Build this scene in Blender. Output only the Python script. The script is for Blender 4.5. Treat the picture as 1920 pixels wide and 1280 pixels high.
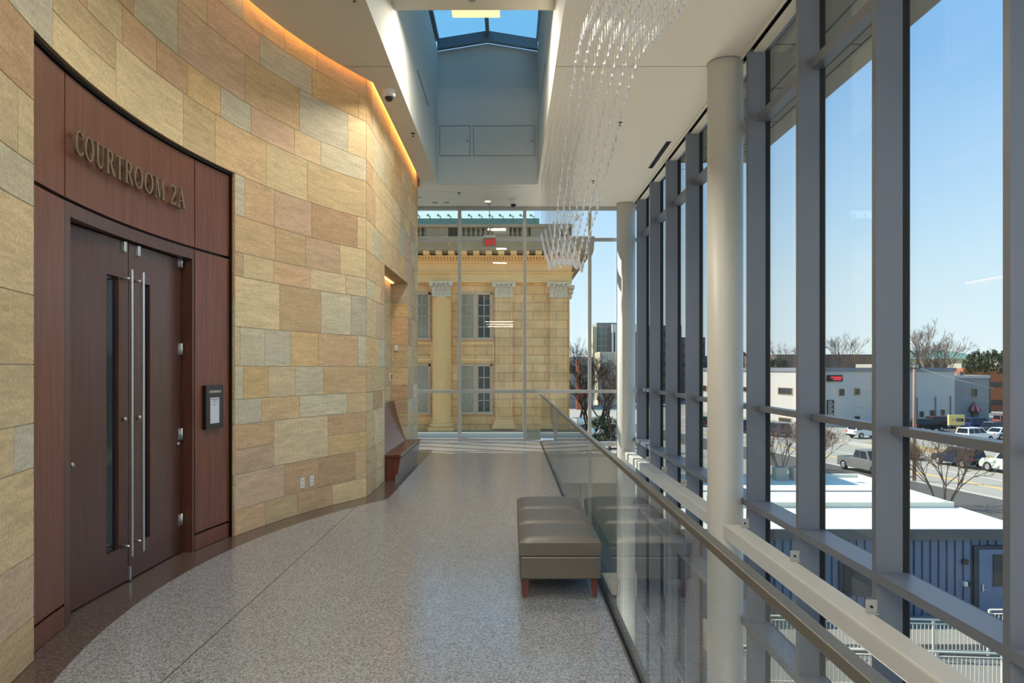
import bpy, bmesh, math, random
from mathutils import Vector, Matrix
random.seed(7)
for o in list(bpy.data.objects): bpy.data.objects.remove(o)
SC = bpy.context.scene
COL = SC.collection
PI = math.pi
# ------------------------------------------------------------------ camera, sky, sun, exposure
H = 1.65; F = 1390.0
cam_d = bpy.data.cameras.new('camera'); cam = bpy.data.objects.new('camera', cam_d); COL.objects.link(cam)
cam.location = (0, 0, H); cam.rotation_euler = (PI/2, 0, 0)
cam_d.sensor_width = 36; cam_d.lens = 36*F/1920; cam_d.shift_x = 4/1920; cam_d.shift_y = 50/1920
cam_d.clip_start = 0.05; cam_d.clip_end = 3000
SC.camera = cam
SUN_AZ = math.radians(63)      # measured from +Y towards -X
SUN_EL = math.radians(44)
SKY_STRENGTH = 0.95
SUN_STRENGTH = 6.0
EXPOSURE = 0.35
w = bpy.data.worlds.new('sky'); SC.world = w; w.use_nodes = True
wn = w.node_tree; wn.nodes.clear()
wo = wn.nodes.new('ShaderNodeOutputWorld'); wb = wn.nodes.new('ShaderNodeBackground')
# clear sky: pale at the horizon, deeper blue overhead, by elevation of the view direction
wt = wn.nodes.new('ShaderNodeTexCoord'); wsep = wn.nodes.new('ShaderNodeSeparateXYZ'); sk = wn.nodes.new('ShaderNodeValToRGB')
wn.links.new(wt.outputs['Generated'], wsep.inputs[0]); wn.links.new(wsep.outputs['Z'], sk.inputs[0])
def lin(c):
    return tuple(((v/255.0)/12.92 if v/255.0 <= 0.04045 else ((v/255.0+0.055)/1.055)**2.4) for v in c) + (1,)
SKY = [(0.0, (222, 236, 240)), (0.09, (206, 229, 241)), (0.20, (176, 212, 240)), (0.36, (136, 186, 234)), (0.6, (112, 174, 226)), (1.0, (104, 172, 224))]
sk.color_ramp.elements[0].position = SKY[0][0]; sk.color_ramp.elements[0].color = lin(SKY[0][1])
sk.color_ramp.elements[1].position = SKY[-1][0]; sk.color_ramp.elements[1].color = lin(SKY[-1][1])
for p_, c_ in SKY[1:-1]:
    e_ = sk.color_ramp.elements.new(p_); e_.color = lin(c_)
wb.inputs['Strength'].default_value = SKY_STRENGTH
wn.links.new(sk.outputs[0], wb.inputs['Color']); wn.links.new(wb.outputs[0], wo.inputs[0])
sl = bpy.data.lights.new('sun', 'SUN'); sun = bpy.data.objects.new('sun', sl); COL.objects.link(sun)
sl.energy = SUN_STRENGTH; sl.angle = math.radians(0.55); sl.color = (1.0, 0.93, 0.80)
sdir = Vector((-math.sin(SUN_AZ)*math.cos(SUN_EL), math.cos(SUN_AZ)*math.cos(SUN_EL), math.sin(SUN_EL)))
sun.rotation_euler = sdir.to_track_quat('Z', 'Y').to_euler(); sun.location = (-40, 60, 60)
vs = SC.view_settings; vs.view_transform = 'Standard'; vs.look = 'None'; vs.gamma = 1; vs.exposure = EXPOSURE
vs.use_curve_mapping = False
cy = SC.cycles
cy.max_bounces = 8; cy.diffuse_bounces = 5; cy.glossy_bounces = 4; cy.transmission_bounces = 4
cy.transparent_max_bounces = 32; cy.use_denoising = True; cy.sample_clamp_indirect = 4.0
cy.caustics_reflective = False; cy.caustics_refractive = False
# ------------------------------------------------------------------ materials
def newmat(name):
    m = bpy.data.materials.new(name); m.use_nodes = True
    nt = m.node_tree; b = nt.nodes['Principled BSDF']
    return m, nt, b
def lin(c):
    return tuple(((v/255.0)/12.92 if v/255.0 <= 0.04045 else ((v/255.0+0.055)/1.055)**2.4) for v in c) + (1,)
def plain(name, rgb, rough=0.6, metal=0.0, var=0.06, scale=8.0, stretch=(1,1,1), bump=0.0, spec=0.5, coords='Object'):
    """paint / metal / plaster with a little procedural variation"""
    m, nt, b = newmat(name)
    c = lin(rgb)
    tc = nt.nodes.new('ShaderNodeTexCoord'); mp = nt.nodes.new('ShaderNodeMapping'); nz = nt.nodes.new('ShaderNodeTexNoise')
    mp.inputs['Scale'].default_value = stretch
    nz.inputs['Scale'].default_value = scale; nz.inputs['Detail'].default_value = 5
    rp = nt.nodes.new('ShaderNodeMixRGB')
    rp.inputs[1].default_value = tuple(max(0, v*(1-var)) for v in c[:3]) + (1,)
    rp.inputs[2].default_value = tuple(min(1, v*(1+var)) for v in c[:3]) + (1,)
    nt.links.new(tc.outputs[coords], mp.inputs[0]); nt.links.new(mp.outputs[0], nz.inputs[0])
    nt.links.new(nz.outputs[0], rp.inputs[0]); nt.links.new(rp.outputs[0], b.inputs['Base Color'])
    b.inputs['Roughness'].default_value = rough; b.inputs['Metallic'].default_value = metal
    b.inputs['Specular IOR Level'].default_value = spec
    if bump:
        bp = nt.nodes.new('ShaderNodeBump'); bp.inputs['Strength'].default_value = bump; bp.inputs['Distance'].default_value = 0.01
        nt.links.new(nz.outputs[0], bp.inputs['Height']); nt.links.new(bp.outputs[0], b.inputs['Normal'])
    return m
def emis(name, rgb, strength):
    m, nt, b = newmat(name)
    b.inputs['Base Color'].default_value = lin(rgb); b.inputs['Emission Color'].default_value = lin(rgb)
    b.inputs['Emission Strength'].default_value = strength
    return m
def glassmat(name, tint=(0.97, 0.99, 0.98), f0=0.035, rough=0.0, gain=1.0):
    """thin architectural glass: clear transmission plus an angle dependent reflection"""
    m = bpy.data.materials.new(name); m.use_nodes = True; nt = m.node_tree; nt.nodes.clear()
    out = nt.nodes.new('ShaderNodeOutputMaterial'); tr = nt.nodes.new('ShaderNodeBsdfTransparent'); gl = nt.nodes.new('ShaderNodeBsdfGlossy')
    tr.inputs[0].default_value = tint + (1,); gl.inputs['Roughness'].default_value = rough
    ge = nt.nodes.new('ShaderNodeNewGeometry'); dt = nt.nodes.new('ShaderNodeVectorMath'); dt.operation = 'DOT_PRODUCT'
    nt.links.new(ge.outputs['Incoming'], dt.inputs[0]); nt.links.new(ge.outputs['Normal'], dt.inputs[1])
    def mth(op, a, bb):
        n = nt.nodes.new('ShaderNodeMath'); n.operation = op
        for i, v in enumerate((a, bb)):
            if v is None: continue
            if isinstance(v, (int, float)): n.inputs[i].default_value = v
            else: nt.links.new(v, n.inputs[i])
        return n.outputs[0]
    a = mth('ABSOLUTE', dt.outputs['Value'], None)
    p = mth('POWER', mth('SUBTRACT', 1.0, a), 5.0)
    f = mth('MULTIPLY', mth('ADD', mth('MULTIPLY', p, 1-f0), f0), gain)
    mx = nt.nodes.new('ShaderNodeMixShader')
    nt.links.new(f, mx.inputs[0]); nt.links.new(tr.outputs[0], mx.inputs[1]); nt.links.new(gl.outputs[0], mx.inputs[2])
    nt.links.new(mx.outputs[0], out.inputs[0])
    return m
M = {}
M['ceil'] = plain('painted_plaster', (222, 214, 196), 0.8, var=0.02)
M['white'] = plain('white_paint', (212, 213, 208), 0.45, var=0.02)
M['shaft'] = plain('pale_plaster', (206, 208, 202), 0.8, var=0.02)
M['mull'] = plain('mullion_aluminium', (122, 127, 138), 0.42, 0.3, var=0.05, scale=3, stretch=(1, 1, 0.3))
M['far_mull'] = plain('frame_aluminium', (176, 176, 172), 0.45, 0.35, var=0.03)
M['gasket'] = plain('black_gasket', (12, 12, 12), 0.6)
M['steel'] = plain('brushed_steel', (205, 205, 205), 0.28, 0.9, var=0.04, scale=40, stretch=(30, 30, 1))
M['rail'] = plain('satin_steel_rail', (122, 118, 110), 0.35, 0.75, var=0.06, scale=30, stretch=(1, 0.05, 1))
M['bronze'] = plain('dark_bronze', (70, 64, 58), 0.4, 0.6)
M['letter'] = plain('nickel_letter', (150, 134, 112), 0.35, 0.7)
M['black'] = plain('black_plastic', (14, 14, 15), 0.35)
M['plastic'] = plain('white_plastic', (225, 225, 220), 0.4, var=0.01)
M['glass'] = glassmat('window_glass', (0.975, 0.99, 0.985), 0.022)
M['guard'] = glassmat('guard_glass', (0.95, 0.975, 0.972), 0.055)
M['skyglass'] = glassmat('skylight_glass', (0.70, 0.98, 0.98), 0.03)
M['carglass'] = plain('car_glass', (28, 34, 40), 0.08, 0.0, var=0.02)
M['darkglass'] = plain('dark_window_glass', (46, 50, 52), 0.12, var=0.25, scale=1.2)
M['leather'] = plain('taupe_leather', (86, 82, 75), 0.42, var=0.10, scale=14, stretch=(1, 5, 5), bump=0.15)
M['leg'] = plain('cherry_leg', (84, 36, 22), 0.35, var=0.15, scale=6, stretch=(8, 8, 1))
M['red'] = plain('red_letters', (205, 22, 30), 0.5)
M['grey'] = plain('grey_paint', (140, 142, 140), 0.5)
M['crystal'] = None

def stone_material():
    m, nt, b = newmat('ashlar_sandstone')
    at = nt.nodes.new('ShaderNodeAttribute'); at.attribute_name = 'block'
    tc = nt.nodes.new('ShaderNodeTexCoord'); mp = nt.nodes.new('ShaderNodeMapping'); mp.inputs['Scale'].default_value = (1.2, 1.2, 9)
    ad = nt.nodes.new('ShaderNodeVectorMath'); ad.operation = 'ADD'
    sc = nt.nodes.new('ShaderNodeVectorMath'); sc.operation = 'SCALE'; sc.inputs['Scale'].default_value = 37.0
    nt.links.new(at.outputs['Color'], sc.inputs[0]); nt.links.new(tc.outputs['Object'], ad.inputs[0]); nt.links.new(sc.outputs[0], ad.inputs[1])
    nt.links.new(ad.outputs[0], mp.inputs[0])
    n1 = nt.nodes.new('ShaderNodeTexNoise'); n1.inputs['Scale'].default_value = 1.6; n1.inputs['Detail'].default_value = 6; n1.inputs['Distortion'].default_value = 1.6
    nt.links.new(mp.outputs[0], n1.inputs[0])
    n2 = nt.nodes.new('ShaderNodeTexNoise'); n2.inputs['Scale'].default_value = 55; n2.inputs['Detail'].default_value = 4
    nt.links.new(tc.outputs['Object'], n2.inputs[0])
    r1 = nt.nodes.new('ShaderNodeMapRange'); r1.inputs[1].default_value = 0.3; r1.inputs[2].default_value = 0.7; r1.inputs[3].default_value = 0.84; r1.inputs[4].default_value = 1.12
    r2 = nt.nodes.new('ShaderNodeMapRange'); r2.inputs[1].default_value = 0.35; r2.inputs[2].default_value = 0.65; r2.inputs[3].default_value = 0.86; r2.inputs[4].default_value = 1.1
    nt.links.new(n1.outputs[0], r1.inputs[0]); nt.links.new(n2.outputs[0], r2.inputs[0])
    mu = nt.nodes.new('ShaderNodeMath'); mu.operation = 'MULTIPLY'; nt.links.new(r1.outputs[0], mu.inputs[0]); nt.links.new(r2.outputs[0], mu.inputs[1])
    vm = nt.nodes.new('ShaderNodeVectorMath'); vm.operation = 'SCALE'; nt.links.new(at.outputs['Color'], vm.inputs[0]); nt.links.new(mu.outputs[0], vm.inputs['Scale'])
    nt.links.new(vm.outputs[0], b.inputs['Base Color']); b.inputs['Roughness'].default_value = 0.85; b.inputs['Specular IOR Level'].default_value = 0.25
    bp = nt.nodes.new('ShaderNodeBump'); bp.inputs['Strength'].default_value = 0.35; bp.inputs['Distance'].default_value = 0.01
    nt.links.new(mu.outputs[0], bp.inputs['Height']); nt.links.new(bp.outputs[0], b.inputs['Normal'])
    return m
M['stone'] = stone_material()
def wood_material(name, c1, c2, rough=0.33):
    m, nt, b = newmat(name)
    tc = nt.nodes.new('ShaderNodeTexCoord'); mp = nt.nodes.new('ShaderNodeMapping'); mp.inputs['Scale'].default_value = (14, 14, 0.8)
    nz = nt.nodes.new('ShaderNodeTexNoise'); nz.inputs['Scale'].default_value = 2.2; nz.inputs['Detail'].default_value = 8; nz.inputs['Distortion'].default_value = 0.6
    cr = nt.nodes.new('ShaderNodeValToRGB'); cr.color_ramp.elements[0].position = 0.3; cr.color_ramp.elements[1].position = 0.72
    cr.color_ramp.elements[0].color = lin(c1); cr.color_ramp.elements[1].color = lin(c2)
    nt.links.new(tc.outputs['Object'], mp.inputs[0]); nt.links.new(mp.outputs[0], nz.inputs[0]); nt.links.new(nz.outputs[0], cr.inputs[0])
    nt.links.new(cr.outputs[0], b.inputs['Base Color']); b.inputs['Roughness'].default_value = rough
    return m
M['wood'] = wood_material('mahogany_panel', (98, 53, 36), (124, 73, 52))
M['wood_door'] = wood_material('mahogany_door', (74, 45, 37), (92, 59, 49), 0.3)
M['wood_bench'] = wood_material('walnut_bench', (84, 40, 28), (106, 54, 40), 0.25)
def terrazzo(name, c_lo, c_hi, rough, joint=False):
    m, nt, b = newmat(name)
    tc = nt.nodes.new('ShaderNodeTexCoord')
    vo = nt.nodes.new('ShaderNodeTexVoronoi'); vo.inputs['Scale'].default_value = 130
    nz = nt.nodes.new('ShaderNodeTexNoise'); nz.inputs['Scale'].default_value = 160; nz.inputs['Detail'].default_value = 3
    nt.links.new(tc.outputs['Object'], vo.inputs[0]); nt.links.new(tc.outputs['Object'], nz.inputs[0])
    sp = nt.nodes.new('ShaderNodeSeparateColor'); nt.links.new(vo.outputs['Color'], sp.inputs[0])
    mx = nt.nodes.new('ShaderNodeMath'); mx.operation = 'MULTIPLY'; nt.links.new(sp.outputs[0], mx.inputs[0]); mx.inputs[1].default_value = 0.72
    ad = nt.nodes.new('ShaderNodeMath'); ad.operation = 'MULTIPLY_ADD'; nt.links.new(nz.outputs[0], ad.inputs[0]); ad.inputs[1].default_value = 0.55; nt.links.new(mx.outputs[0], ad.inputs[2])
    cr = nt.nodes.new('ShaderNodeValToRGB'); cr.color_ramp.elements[0].position = 0.28; cr.color_ramp.elements[1].position = 0.85
    cr.color_ramp.elements[0].color = lin(c_lo); cr.color_ramp.elements[1].color = lin(c_hi)
    nt.links.new(ad.outputs[0], cr.inputs[0]); nt.links.new(cr.outputs[0], b.inputs['Base Color'])
    b.inputs['Roughness'].default_value = rough
    return m
M['terrazzo'] = terrazzo('grey_terrazzo', (90, 93, 97), (163, 167, 172), 0.17)
M['terrazzo_dark'] = terrazzo('brown_terrazzo', (66, 56, 52), (100, 88, 82), 0.17)
def crystal():
    m, nt, b = newmat('clear_glass_drop')
    b.inputs['Base Color'].default_value = (0.96, 0.97, 1, 1); b.inputs['Roughness'].default_value = 0.05
    b.inputs['Transmission Weight'].default_value = 0.55; b.inputs['IOR'].default_value = 1.45
    b.inputs['Metallic'].default_value = 0.0
    return m
M['crystal'] = crystal()
# ------------------------------------------------------------------ mesh builder and tagging
class MB:
    def __init__(s): s.v = []; s.f = []; s.mi = []; s.sm = []; s.col = []
    def face(s, idx, mi=0, sm=False, col=None): s.f.append(tuple(idx)); s.mi.append(mi); s.sm.append(sm); s.col.append(col)
    def poly(s, pts, mi=0, col=None):
        n = len(s.v); s.v += [tuple(p) for p in pts]; s.face(range(n, n+len(pts)), mi, False, col)
    def box(s, a, b, mi=0, col=None, mat=None):
        x0, y0, z0 = a; x1, y1, z1 = b
        if x0 > x1: x0, x1 = x1, x0
        if y0 > y1: y0, y1 = y1, y0
        if z0 > z1: z0, z1 = z1, z0
        n = len(s.v)
        P = [(x0,y0,z0),(x1,y0,z0),(x1,y1,z0),(x0,y1,z0),(x0,y0,z1),(x1,y0,z1),(x1,y1,z1),(x0,y1,z1)]
        if mat is not None: P = [tuple(mat @ Vector(p)) for p in P]
        s.v += P
        for q in ((0,3,2,1),(4,5,6,7),(0,1,5,4),(1,2,6,5),(2,3,7,6),(3,0,4,7)): s.face([n+i for i in q], mi, False, col)
        return s
    def prism(s, pts, z0, z1, mi=0, mat=None, col=None):
        """pts: counter clockwise xy outline"""
        n = len(s.v); k = len(pts)
        P = [(p[0], p[1], z0) for p in pts] + [(p[0], p[1], z1) for p in pts]
        if mat is not None: P = [tuple(mat @ Vector(p)) for p in P]
        s.v += P
        s.face([n+i for i in range(k)][::-1], mi, False, col); s.face([n+k+i for i in range(k)], mi, False, col)
        for i in range(k): s.face([n+i, n+(i+1) % k, n+k+(i+1) % k, n+k+i], mi, False, col)
        return s
    def tube(s, p0, p1, r0, r1=None, n=8, mi=0, cap=True, sm=True):
        if r1 is None: r1 = r0
        p0 = Vector(p0); p1 = Vector(p1); d = (p1-p0)
        if d.length < 1e-9: return s
        d.normalize(); u = d.orthogonal().normalized(); w_ = d.cross(u); b = len(s.v)
        for p, r in ((p0, r0), (p1, r1)):
            for i in range(n):
                a = 2*PI*i/n; s.v.append(tuple(p + u*(math.cos(a)*r) + w_*(math.sin(a)*r)))
        for i in range(n): s.face([b+i, b+(i+1) % n, b+n+(i+1) % n, b+n+i], mi, sm)
        if cap: s.face([b+i for i in range(n)][::-1], mi); s.face([b+n+i for i in range(n)], mi)
        return s
    def lathe(s, prof, c=(0, 0, 0), n=16, mi=0, axis='Z', mat=None, sm=True):
        b = len(s.v); c = Vector(c)
        for r, z in prof:
            for i in range(n):
                a = 2*PI*i/n; p = Vector((math.cos(a)*r, math.sin(a)*r, z))
                if axis == 'Y': p = Vector((p.x, p.z, p.y))
                if axis == 'X': p = Vector((p.z, p.x, p.y))
                if mat is not None: p = mat @ p
                s.v.append(tuple(p+c))
        for j in range(len(prof)-1):
            for i in range(n): s.face([b+j*n+i, b+j*n+(i+1) % n, b+(j+1)*n+(i+1) % n, b+(j+1)*n+i], mi, sm)
        s.face([b+i for i in range(n)][::-1], mi); s.face([b+(len(prof)-1)*n+i for i in range(n)], mi)
        return s
    def grid(s, pts2, mi=0, sm=True, col=None):
        b = len(s.v); r = len(pts2); c = len(pts2[0])
        for row in pts2: s.v += [tuple(p) for p in row]
        for j in range(r-1):
            for i in range(c-1): s.face([b+j*c+i, b+j*c+i+1, b+(j+1)*c+i+1, b+(j+1)*c+i], mi, sm, col)
        return s
    def build(s, name, mats, parent=None, origin=None, bevel=0, loc=None):
        me = bpy.data.meshes.new(name)
        o_ = Vector(origin) if origin else Vector((0, 0, 0))
        me.from_pydata([tuple(Vector(p)-o_) for p in s.v], [], s.f)
        if not isinstance(mats, (list, tuple)): mats = [mats]
        for m in mats: me.materials.append(m)
        me.polygons.foreach_set('material_index', s.mi); me.polygons.foreach_set('use_smooth', s.sm)
        if any(c is not None for c in s.col):
            ca = me.color_attributes.new('block', 'FLOAT_COLOR', 'CORNER')
            for p, c in zip(me.polygons, s.col):
                for li in p.loop_indices: ca.data[li].color = c if c else (0.3, 0.26, 0.18, 1)
        me.update()
        ob = bpy.data.objects.new(name, me); COL.objects.link(ob)
        ob.location = o_ if loc is None else loc
        if parent: ob.parent = parent; ob.matrix_parent_inverse = Matrix.Translation(-parent.location) if parent.rotation_euler.z == 0 and parent.get('absolute') else Matrix.Identity(4)
        if bevel:
            bv = ob.modifiers.new('bevel', 'BEVEL'); bv.width = bevel; bv.segments = 2; bv.limit_method = 'ANGLE'; bv.angle_limit = 0.7
        return ob
def tag(o, label=None, cat=None, group=None, kind=None):
    if label: o['label'] = label
    if cat: o['category'] = cat
    if group: o['group'] = group
    if kind: o['kind'] = kind
    return o
def thing(name, label, cat, loc=(0, 0, 0), rz=0, group=None, absolute=True):
    """an Empty at the thing's base; with absolute=True its parts are given in world coordinates"""
    o = bpy.data.objects.new(name, None); COL.objects.link(o); o.location = loc; o.rotation_euler = (0, 0, rz); o.empty_display_size = 0.1
    if absolute: o['absolute'] = 1
    return tag(o, label, cat, group)
def setting(name, loc=(0, 0, 0)):
    o = bpy.data.objects.new(name, None); COL.objects.link(o); o.location = loc; o['absolute'] = 1; o['kind'] = 'structure'; return o
def struct(o): o['kind'] = 'structure'; return o
def copy_thing(root, loc, rz=0, label=None, group=None, scale=None):
    r = root.copy(); COL.objects.link(r); r.location = loc; r.rotation_euler = (0, 0, rz)
    if scale: r.scale = (scale, scale, scale)
    if label: r['label'] = label
    if group: r['group'] = group
    for ch in list(root.children):
        c = ch.copy(); COL.objects.link(c); c.parent = r
        for g in list(ch.children):
            d = g.copy(); COL.objects.link(d); d.parent = c
    return r
def AT(px, py, D): return Vector(((px-956)*D/F, D, H-(py-690)*D/F))
GZ = -7.0
def GP(px, py): return AT(px, py, (H-GZ)*F/(py-690))
# ------------------------------------------------------------------ ashlar stone
PAL = [(216, 192, 150), (212, 188, 148), (218, 198, 162), (210, 182, 142), (204, 194, 166), (208, 176, 140), (200, 168, 132), (214, 194, 154), (198, 190, 168), (218, 194, 156), (204, 176, 148), (214, 184, 136)]
COURSE = [0, .25, .60, 1.09, 1.34, 1.67, 2.06, 2.56, 2.80, 3.16, 3.56, 4.03, 4.32, 4.80, 5.12, 5.6]
def blockcol():
    c = lin(random.choice(PAL)); k = random.uniform(0.88, 1.08); return (c[0]*k, c[1]*k, c[2]*k, 1)
MORTAR = (0.56, 0.48, 0.35, 1)
def arc_path():
    """left wall in plan: straight, concave bow, straight, return; list of (x, y)"""
    P = [(-1.83, -6.0), (-1.83, 0.0)]
    cx, cyy, R = 4.49, 5.75, 7.35
    a0 = math.asin((2.01-cyy)/R); a1 = math.asin((9.49-cyy)/R)
    n = 64
    for i in range(n+1):
        a = a0+(a1-a0)*i/n; P.append((cx-R*math.cos(a), cyy+R*math.sin(a)))
    P += [(-1.83, 12.0), (-1.83, 14.7)]
    return P
class Path:
    def __init__(s, pts):
        s.p = pts; s.s = [0]
        for a, b in zip(pts, pts[1:]): s.s.append(s.s[-1]+math.hypot(b[0]-a[0], b[1]-a[1]))
    def at(s, t, off=0):
        t = max(0, min(s.s[-1], t)); i = 0
        while i < len(s.s)-2 and s.s[i+1] < t-1e-9: i += 1
        a, b = s.p[i], s.p[i+1]; L = s.s[i+1]-s.s[i]; u = (t-s.s[i])/L
        dx, dy = (b[0]-a[0])/L, (b[1]-a[1])/L
        return (a[0]+(b[0]-a[0])*u+dy*off, a[1]+(b[1]-a[1])*u-dx*off)
    def find_y(s, y):
        for i in range(len(s.p)-1):
            if s.p[i][1] <= y <= s.p[i+1][1] and s.p[i+1][1] > s.p[i][1]:
                return s.s[i]+(s.s[i+1]-s.s[i])*(y-s.p[i][1])/(s.p[i+1][1]-s.p[i][1])
def ashlar(mb, path, s0, s1, holes=(), z0=0, z1=5.6, corners=(), lens=(0.42, 0.95), proud=0.006, j=0.0035):
    """coursed blocks along a path; holes = (sa, sb, ztop)"""
    corners = sorted(corners)
    for a, b in zip(COURSE, COURSE[1:]):
        lo, hi = max(a, z0), min(b, z1)
        if hi-lo < 0.03: continue
        spans = [(s0, s1)]
        for sa, sb, zt in holes:
            if lo < zt-0.02:
                spans = [q for (u, v) in spans for q in ((u, min(v, sa)), (max(u, sb), v)) if q[1]-q[0] > 0.01]
        spans = [q for sp in spans for q in zip([sp[0]]+[c for c in corners if sp[0] < c < sp[1]], [c for c in corners if sp[0] < c < sp[1]]+[sp[1]])]
        for u, v in spans:
            t = u-random.uniform(0, 0.5)
            while t < v-0.001:
                L = random.uniform(*lens)*(1.2 if hi-lo > 0.42 else 1.0); e = t+L
                if v-e < 0.12: e = v
                ta, tb = max(t, u), min(e, v)
                if tb-ta > 0.02:
                    zz = [(lo, hi)]
                    if hi-lo > 0.44 and random.random() < 0.15: zz = [(lo, (lo+hi)/2), ((lo+hi)/2, hi)]
                    for la, lb in zz:
                        k = max(1, int((tb-ta)/0.13)); c = blockcol()
                        for i in range(k):
                            a_ = ta+j+(tb-ta-2*j)*i/k; b_ = ta+j+(tb-ta-2*j)*(i+1)/k
                            p, q = path.at(a_, proud), path.at(b_, proud); p0, q0 = path.at(a_), path.at(b_)
                            A, B = (p[0], p[1], la+j), (q[0], q[1], la+j); C_, D_ = (q[0], q[1], lb-j), (p[0], p[1], lb-j)
                            mb.poly([A, B, C_, D_], 0, c)
                            mb.poly([(p0[0], p0[1], lb-j), D_, C_, (q0[0], q0[1], lb-j)], 0, c)
                            mb.poly([(q0[0], q0[1], la+j), B, A, (p0[0], p0[1], la+j)], 0, c)
                            if i == 0: mb.poly([(p0[0], p0[1], la+j), A, D_, (p0[0], p0[1], lb-j)], 0, c)
                            if i == k-1: mb.poly([B, (q0[0], q0[1], la+j), (q0[0], q0[1], lb-j), C_], 0, c)
                t = e
        # mortar behind the blocks
        for u, v in spans:
            k = max(1, int((v-u)/0.13))
            for i in range(k):
                p, q = path.at(u+(v-u)*i/k), path.at(u+(v-u)*(i+1)/k)
                mb.poly([(p[0], p[1], lo), (q[0], q[1], lo), (q[0], q[1], hi), (p[0], p[1], hi)], 0, MORTAR)
LP = Path(arc_path())
sC0, sC1 = LP.find_y(2.01), LP.find_y(9.485)
sD0, sD1 = LP.find_y(4.18), LP.find_y(7.27)
sN0, sN1 = LP.find_y(10.80), LP.find_y(13.25)
mb = MB()
ashlar(mb, LP, 0, LP.s[-1], [(sD0, sD1, 3.56), (sN0, sN1, 3.16)], corners=(sC0, sC1))
# return behind the far end of the wall
RP = Path([(-1.83, 14.7), (-6.0, 14.7)])
ashlar(mb, RP, 0, 4.1)
# stone reveals of the courtroom opening
for s_, sgn in ((sD0, 1), (sD1, -1)):
    p = LP.at(s_, 0.006); q = LP.at(s_, -0.12)
    rp = Path([p, q] if sgn == 1 else [q, p]); ashlar(mb, rp, 0, rp.s[-1], z1=3.56)
n = 24
for i in range(n):
    a, b = sD0+(sD1-sD0)*i/n, sD0+(sD1-sD0)*(i+1)/n
    A, B, C_, D_ = LP.at(a, 0.006), LP.at(b, 0.006), LP.at(b, -0.12), LP.at(a, -0.12)
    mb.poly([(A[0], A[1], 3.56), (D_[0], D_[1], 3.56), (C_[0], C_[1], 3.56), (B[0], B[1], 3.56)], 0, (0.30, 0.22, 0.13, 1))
# bench niche
NX = -2.12
for pts in ([(-1.824, 10.80), (NX, 10.80)], [(NX, 10.80), (NX, 13.25)], [(NX, 13.25), (-1.824, 13.25)]):
    rp = Path(pts); ashlar(mb, rp, 0, rp.s[-1], z1=3.16, lens=(0.3, 0.8))
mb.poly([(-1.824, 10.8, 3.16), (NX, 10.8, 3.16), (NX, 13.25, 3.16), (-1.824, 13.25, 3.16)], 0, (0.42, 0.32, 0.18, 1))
# body of the wall behind the stone face (keeps daylight out)
back = [(-1.83, -6), (-1.83, 2.01)]
mb.box((-6.5, -6, -0.5), (-3.4, 14.68, 6.0), 0, MORTAR)
mb.box((-3.4, 9.0, -0.02), (-2.4, 14.68, 6.0), 0, MORTAR)
mb.box((-3.4, -6, -0.02), (-2.4, 2.5, 6.0), 0, MORTAR)
struct(mb.build('wall_left', M['stone']))
# ------------------------------------------------------------------ floor
XG = 0.665
mb = MB(); zt = 0.0
outer = [p for p in LP.p if p[1] >= -6]
def bandpt(y):
    if y < 2.35 or y > 9.36: return -1.54
    return max(-99, 4.17-math.sqrt(6.8**2-(y-5.65)**2))
ys = sorted(set([-6, -3, 0, 1.5, 2.01, 2.36] + [2.36+i*0.1 for i in range(71)] + [9.36, 9.49, 10.8, 12, 13.25, 14.7, 14.98]))
def wallx(y):
    if y > 14.7: return -1.83
    s_ = LP.find_y(y); return LP.at(s_)[0]
def lim(y):
    w_ = wallx(y)-0.0
    return w_
for a, b in zip(ys, ys[1:]):
    a2, b2 = a+1e-4, b-1e-4
    wa, wb_ = wallx(a2)-0.25, wallx(b2)-0.25
    ba, bb = min(-1.54, bandpt(a2)) if 2.35 < a2 < 9.36 else -1.54, min(-1.54, bandpt(b2)) if 2.35 < b2 < 9.36 else -1.54
    mb.poly([(wa, a, 0), (ba, a, 0), (bb, b, 0), (wb_, b, 0)], 1)
    mb.poly([(ba, a, 0), (XG, a, 0), (XG, b, 0), (bb, b, 0)], 0)
mb.poly([(-6, 14.7, 0), (-2.08, 14.7, 0), (-2.08, 14.98, 0), (-6, 14.98, 0)], 1)
mb.poly([(-6, 14.98, 0), (XG, 14.98, 0), (XG, 16.80, 0), (-6, 16.80, 0)], 0)
mb.box((-6.4, -6, -0.55), (0.74, 16.86, -0.012), 0)
mb.box((-1.833, 2.9, -0.003), (-1.827, 8.83, 0.0006), 2)     # divider strip in the terrazzo
mb.box((-6, 16.78, -0.02), (0.74, 16.86, 0.015), 3)
struct(mb.build('floor', [M['terrazzo'], M['terrazzo_dark'], M['bronze'], M['white']]))
# ------------------------------------------------------------------ ceiling and roof
ZC = 5.31
SX0, SX1, SY0, SY1 = -1.434, 0.552, 1.0, 14.76
mb = MB()
def cedge(y): return (wallx(min(y, 14.69))+0.08)
cys = [-6, -3, 0, 1.0] + [1.0+i*0.25 for i in range(1, 55)] + [14.76]
cys = sorted(set(round(v, 3) for v in cys))
for a, b in zip(cys, cys[1:]):
    mb.poly([(cedge(a), a, ZC), (cedge(b), b, ZC), (SX0, b, ZC), (SX0, a, ZC)], 0)
    mb.poly([(cedge(a), a, ZC), (cedge(a), a, ZC+0.12), (cedge(b), b, ZC+0.12), (cedge(b), b, ZC)], 0)
    if b <= 1.0: mb.poly([(SX0, a, ZC), (SX0, b, ZC), (SX1, b, ZC), (SX1, a, ZC)], 0)
mb.poly([(SX1, -6, ZC), (SX1, 14.76, ZC), (2.71, 14.76, ZC), (2.71, -6, ZC)], 0)
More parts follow.
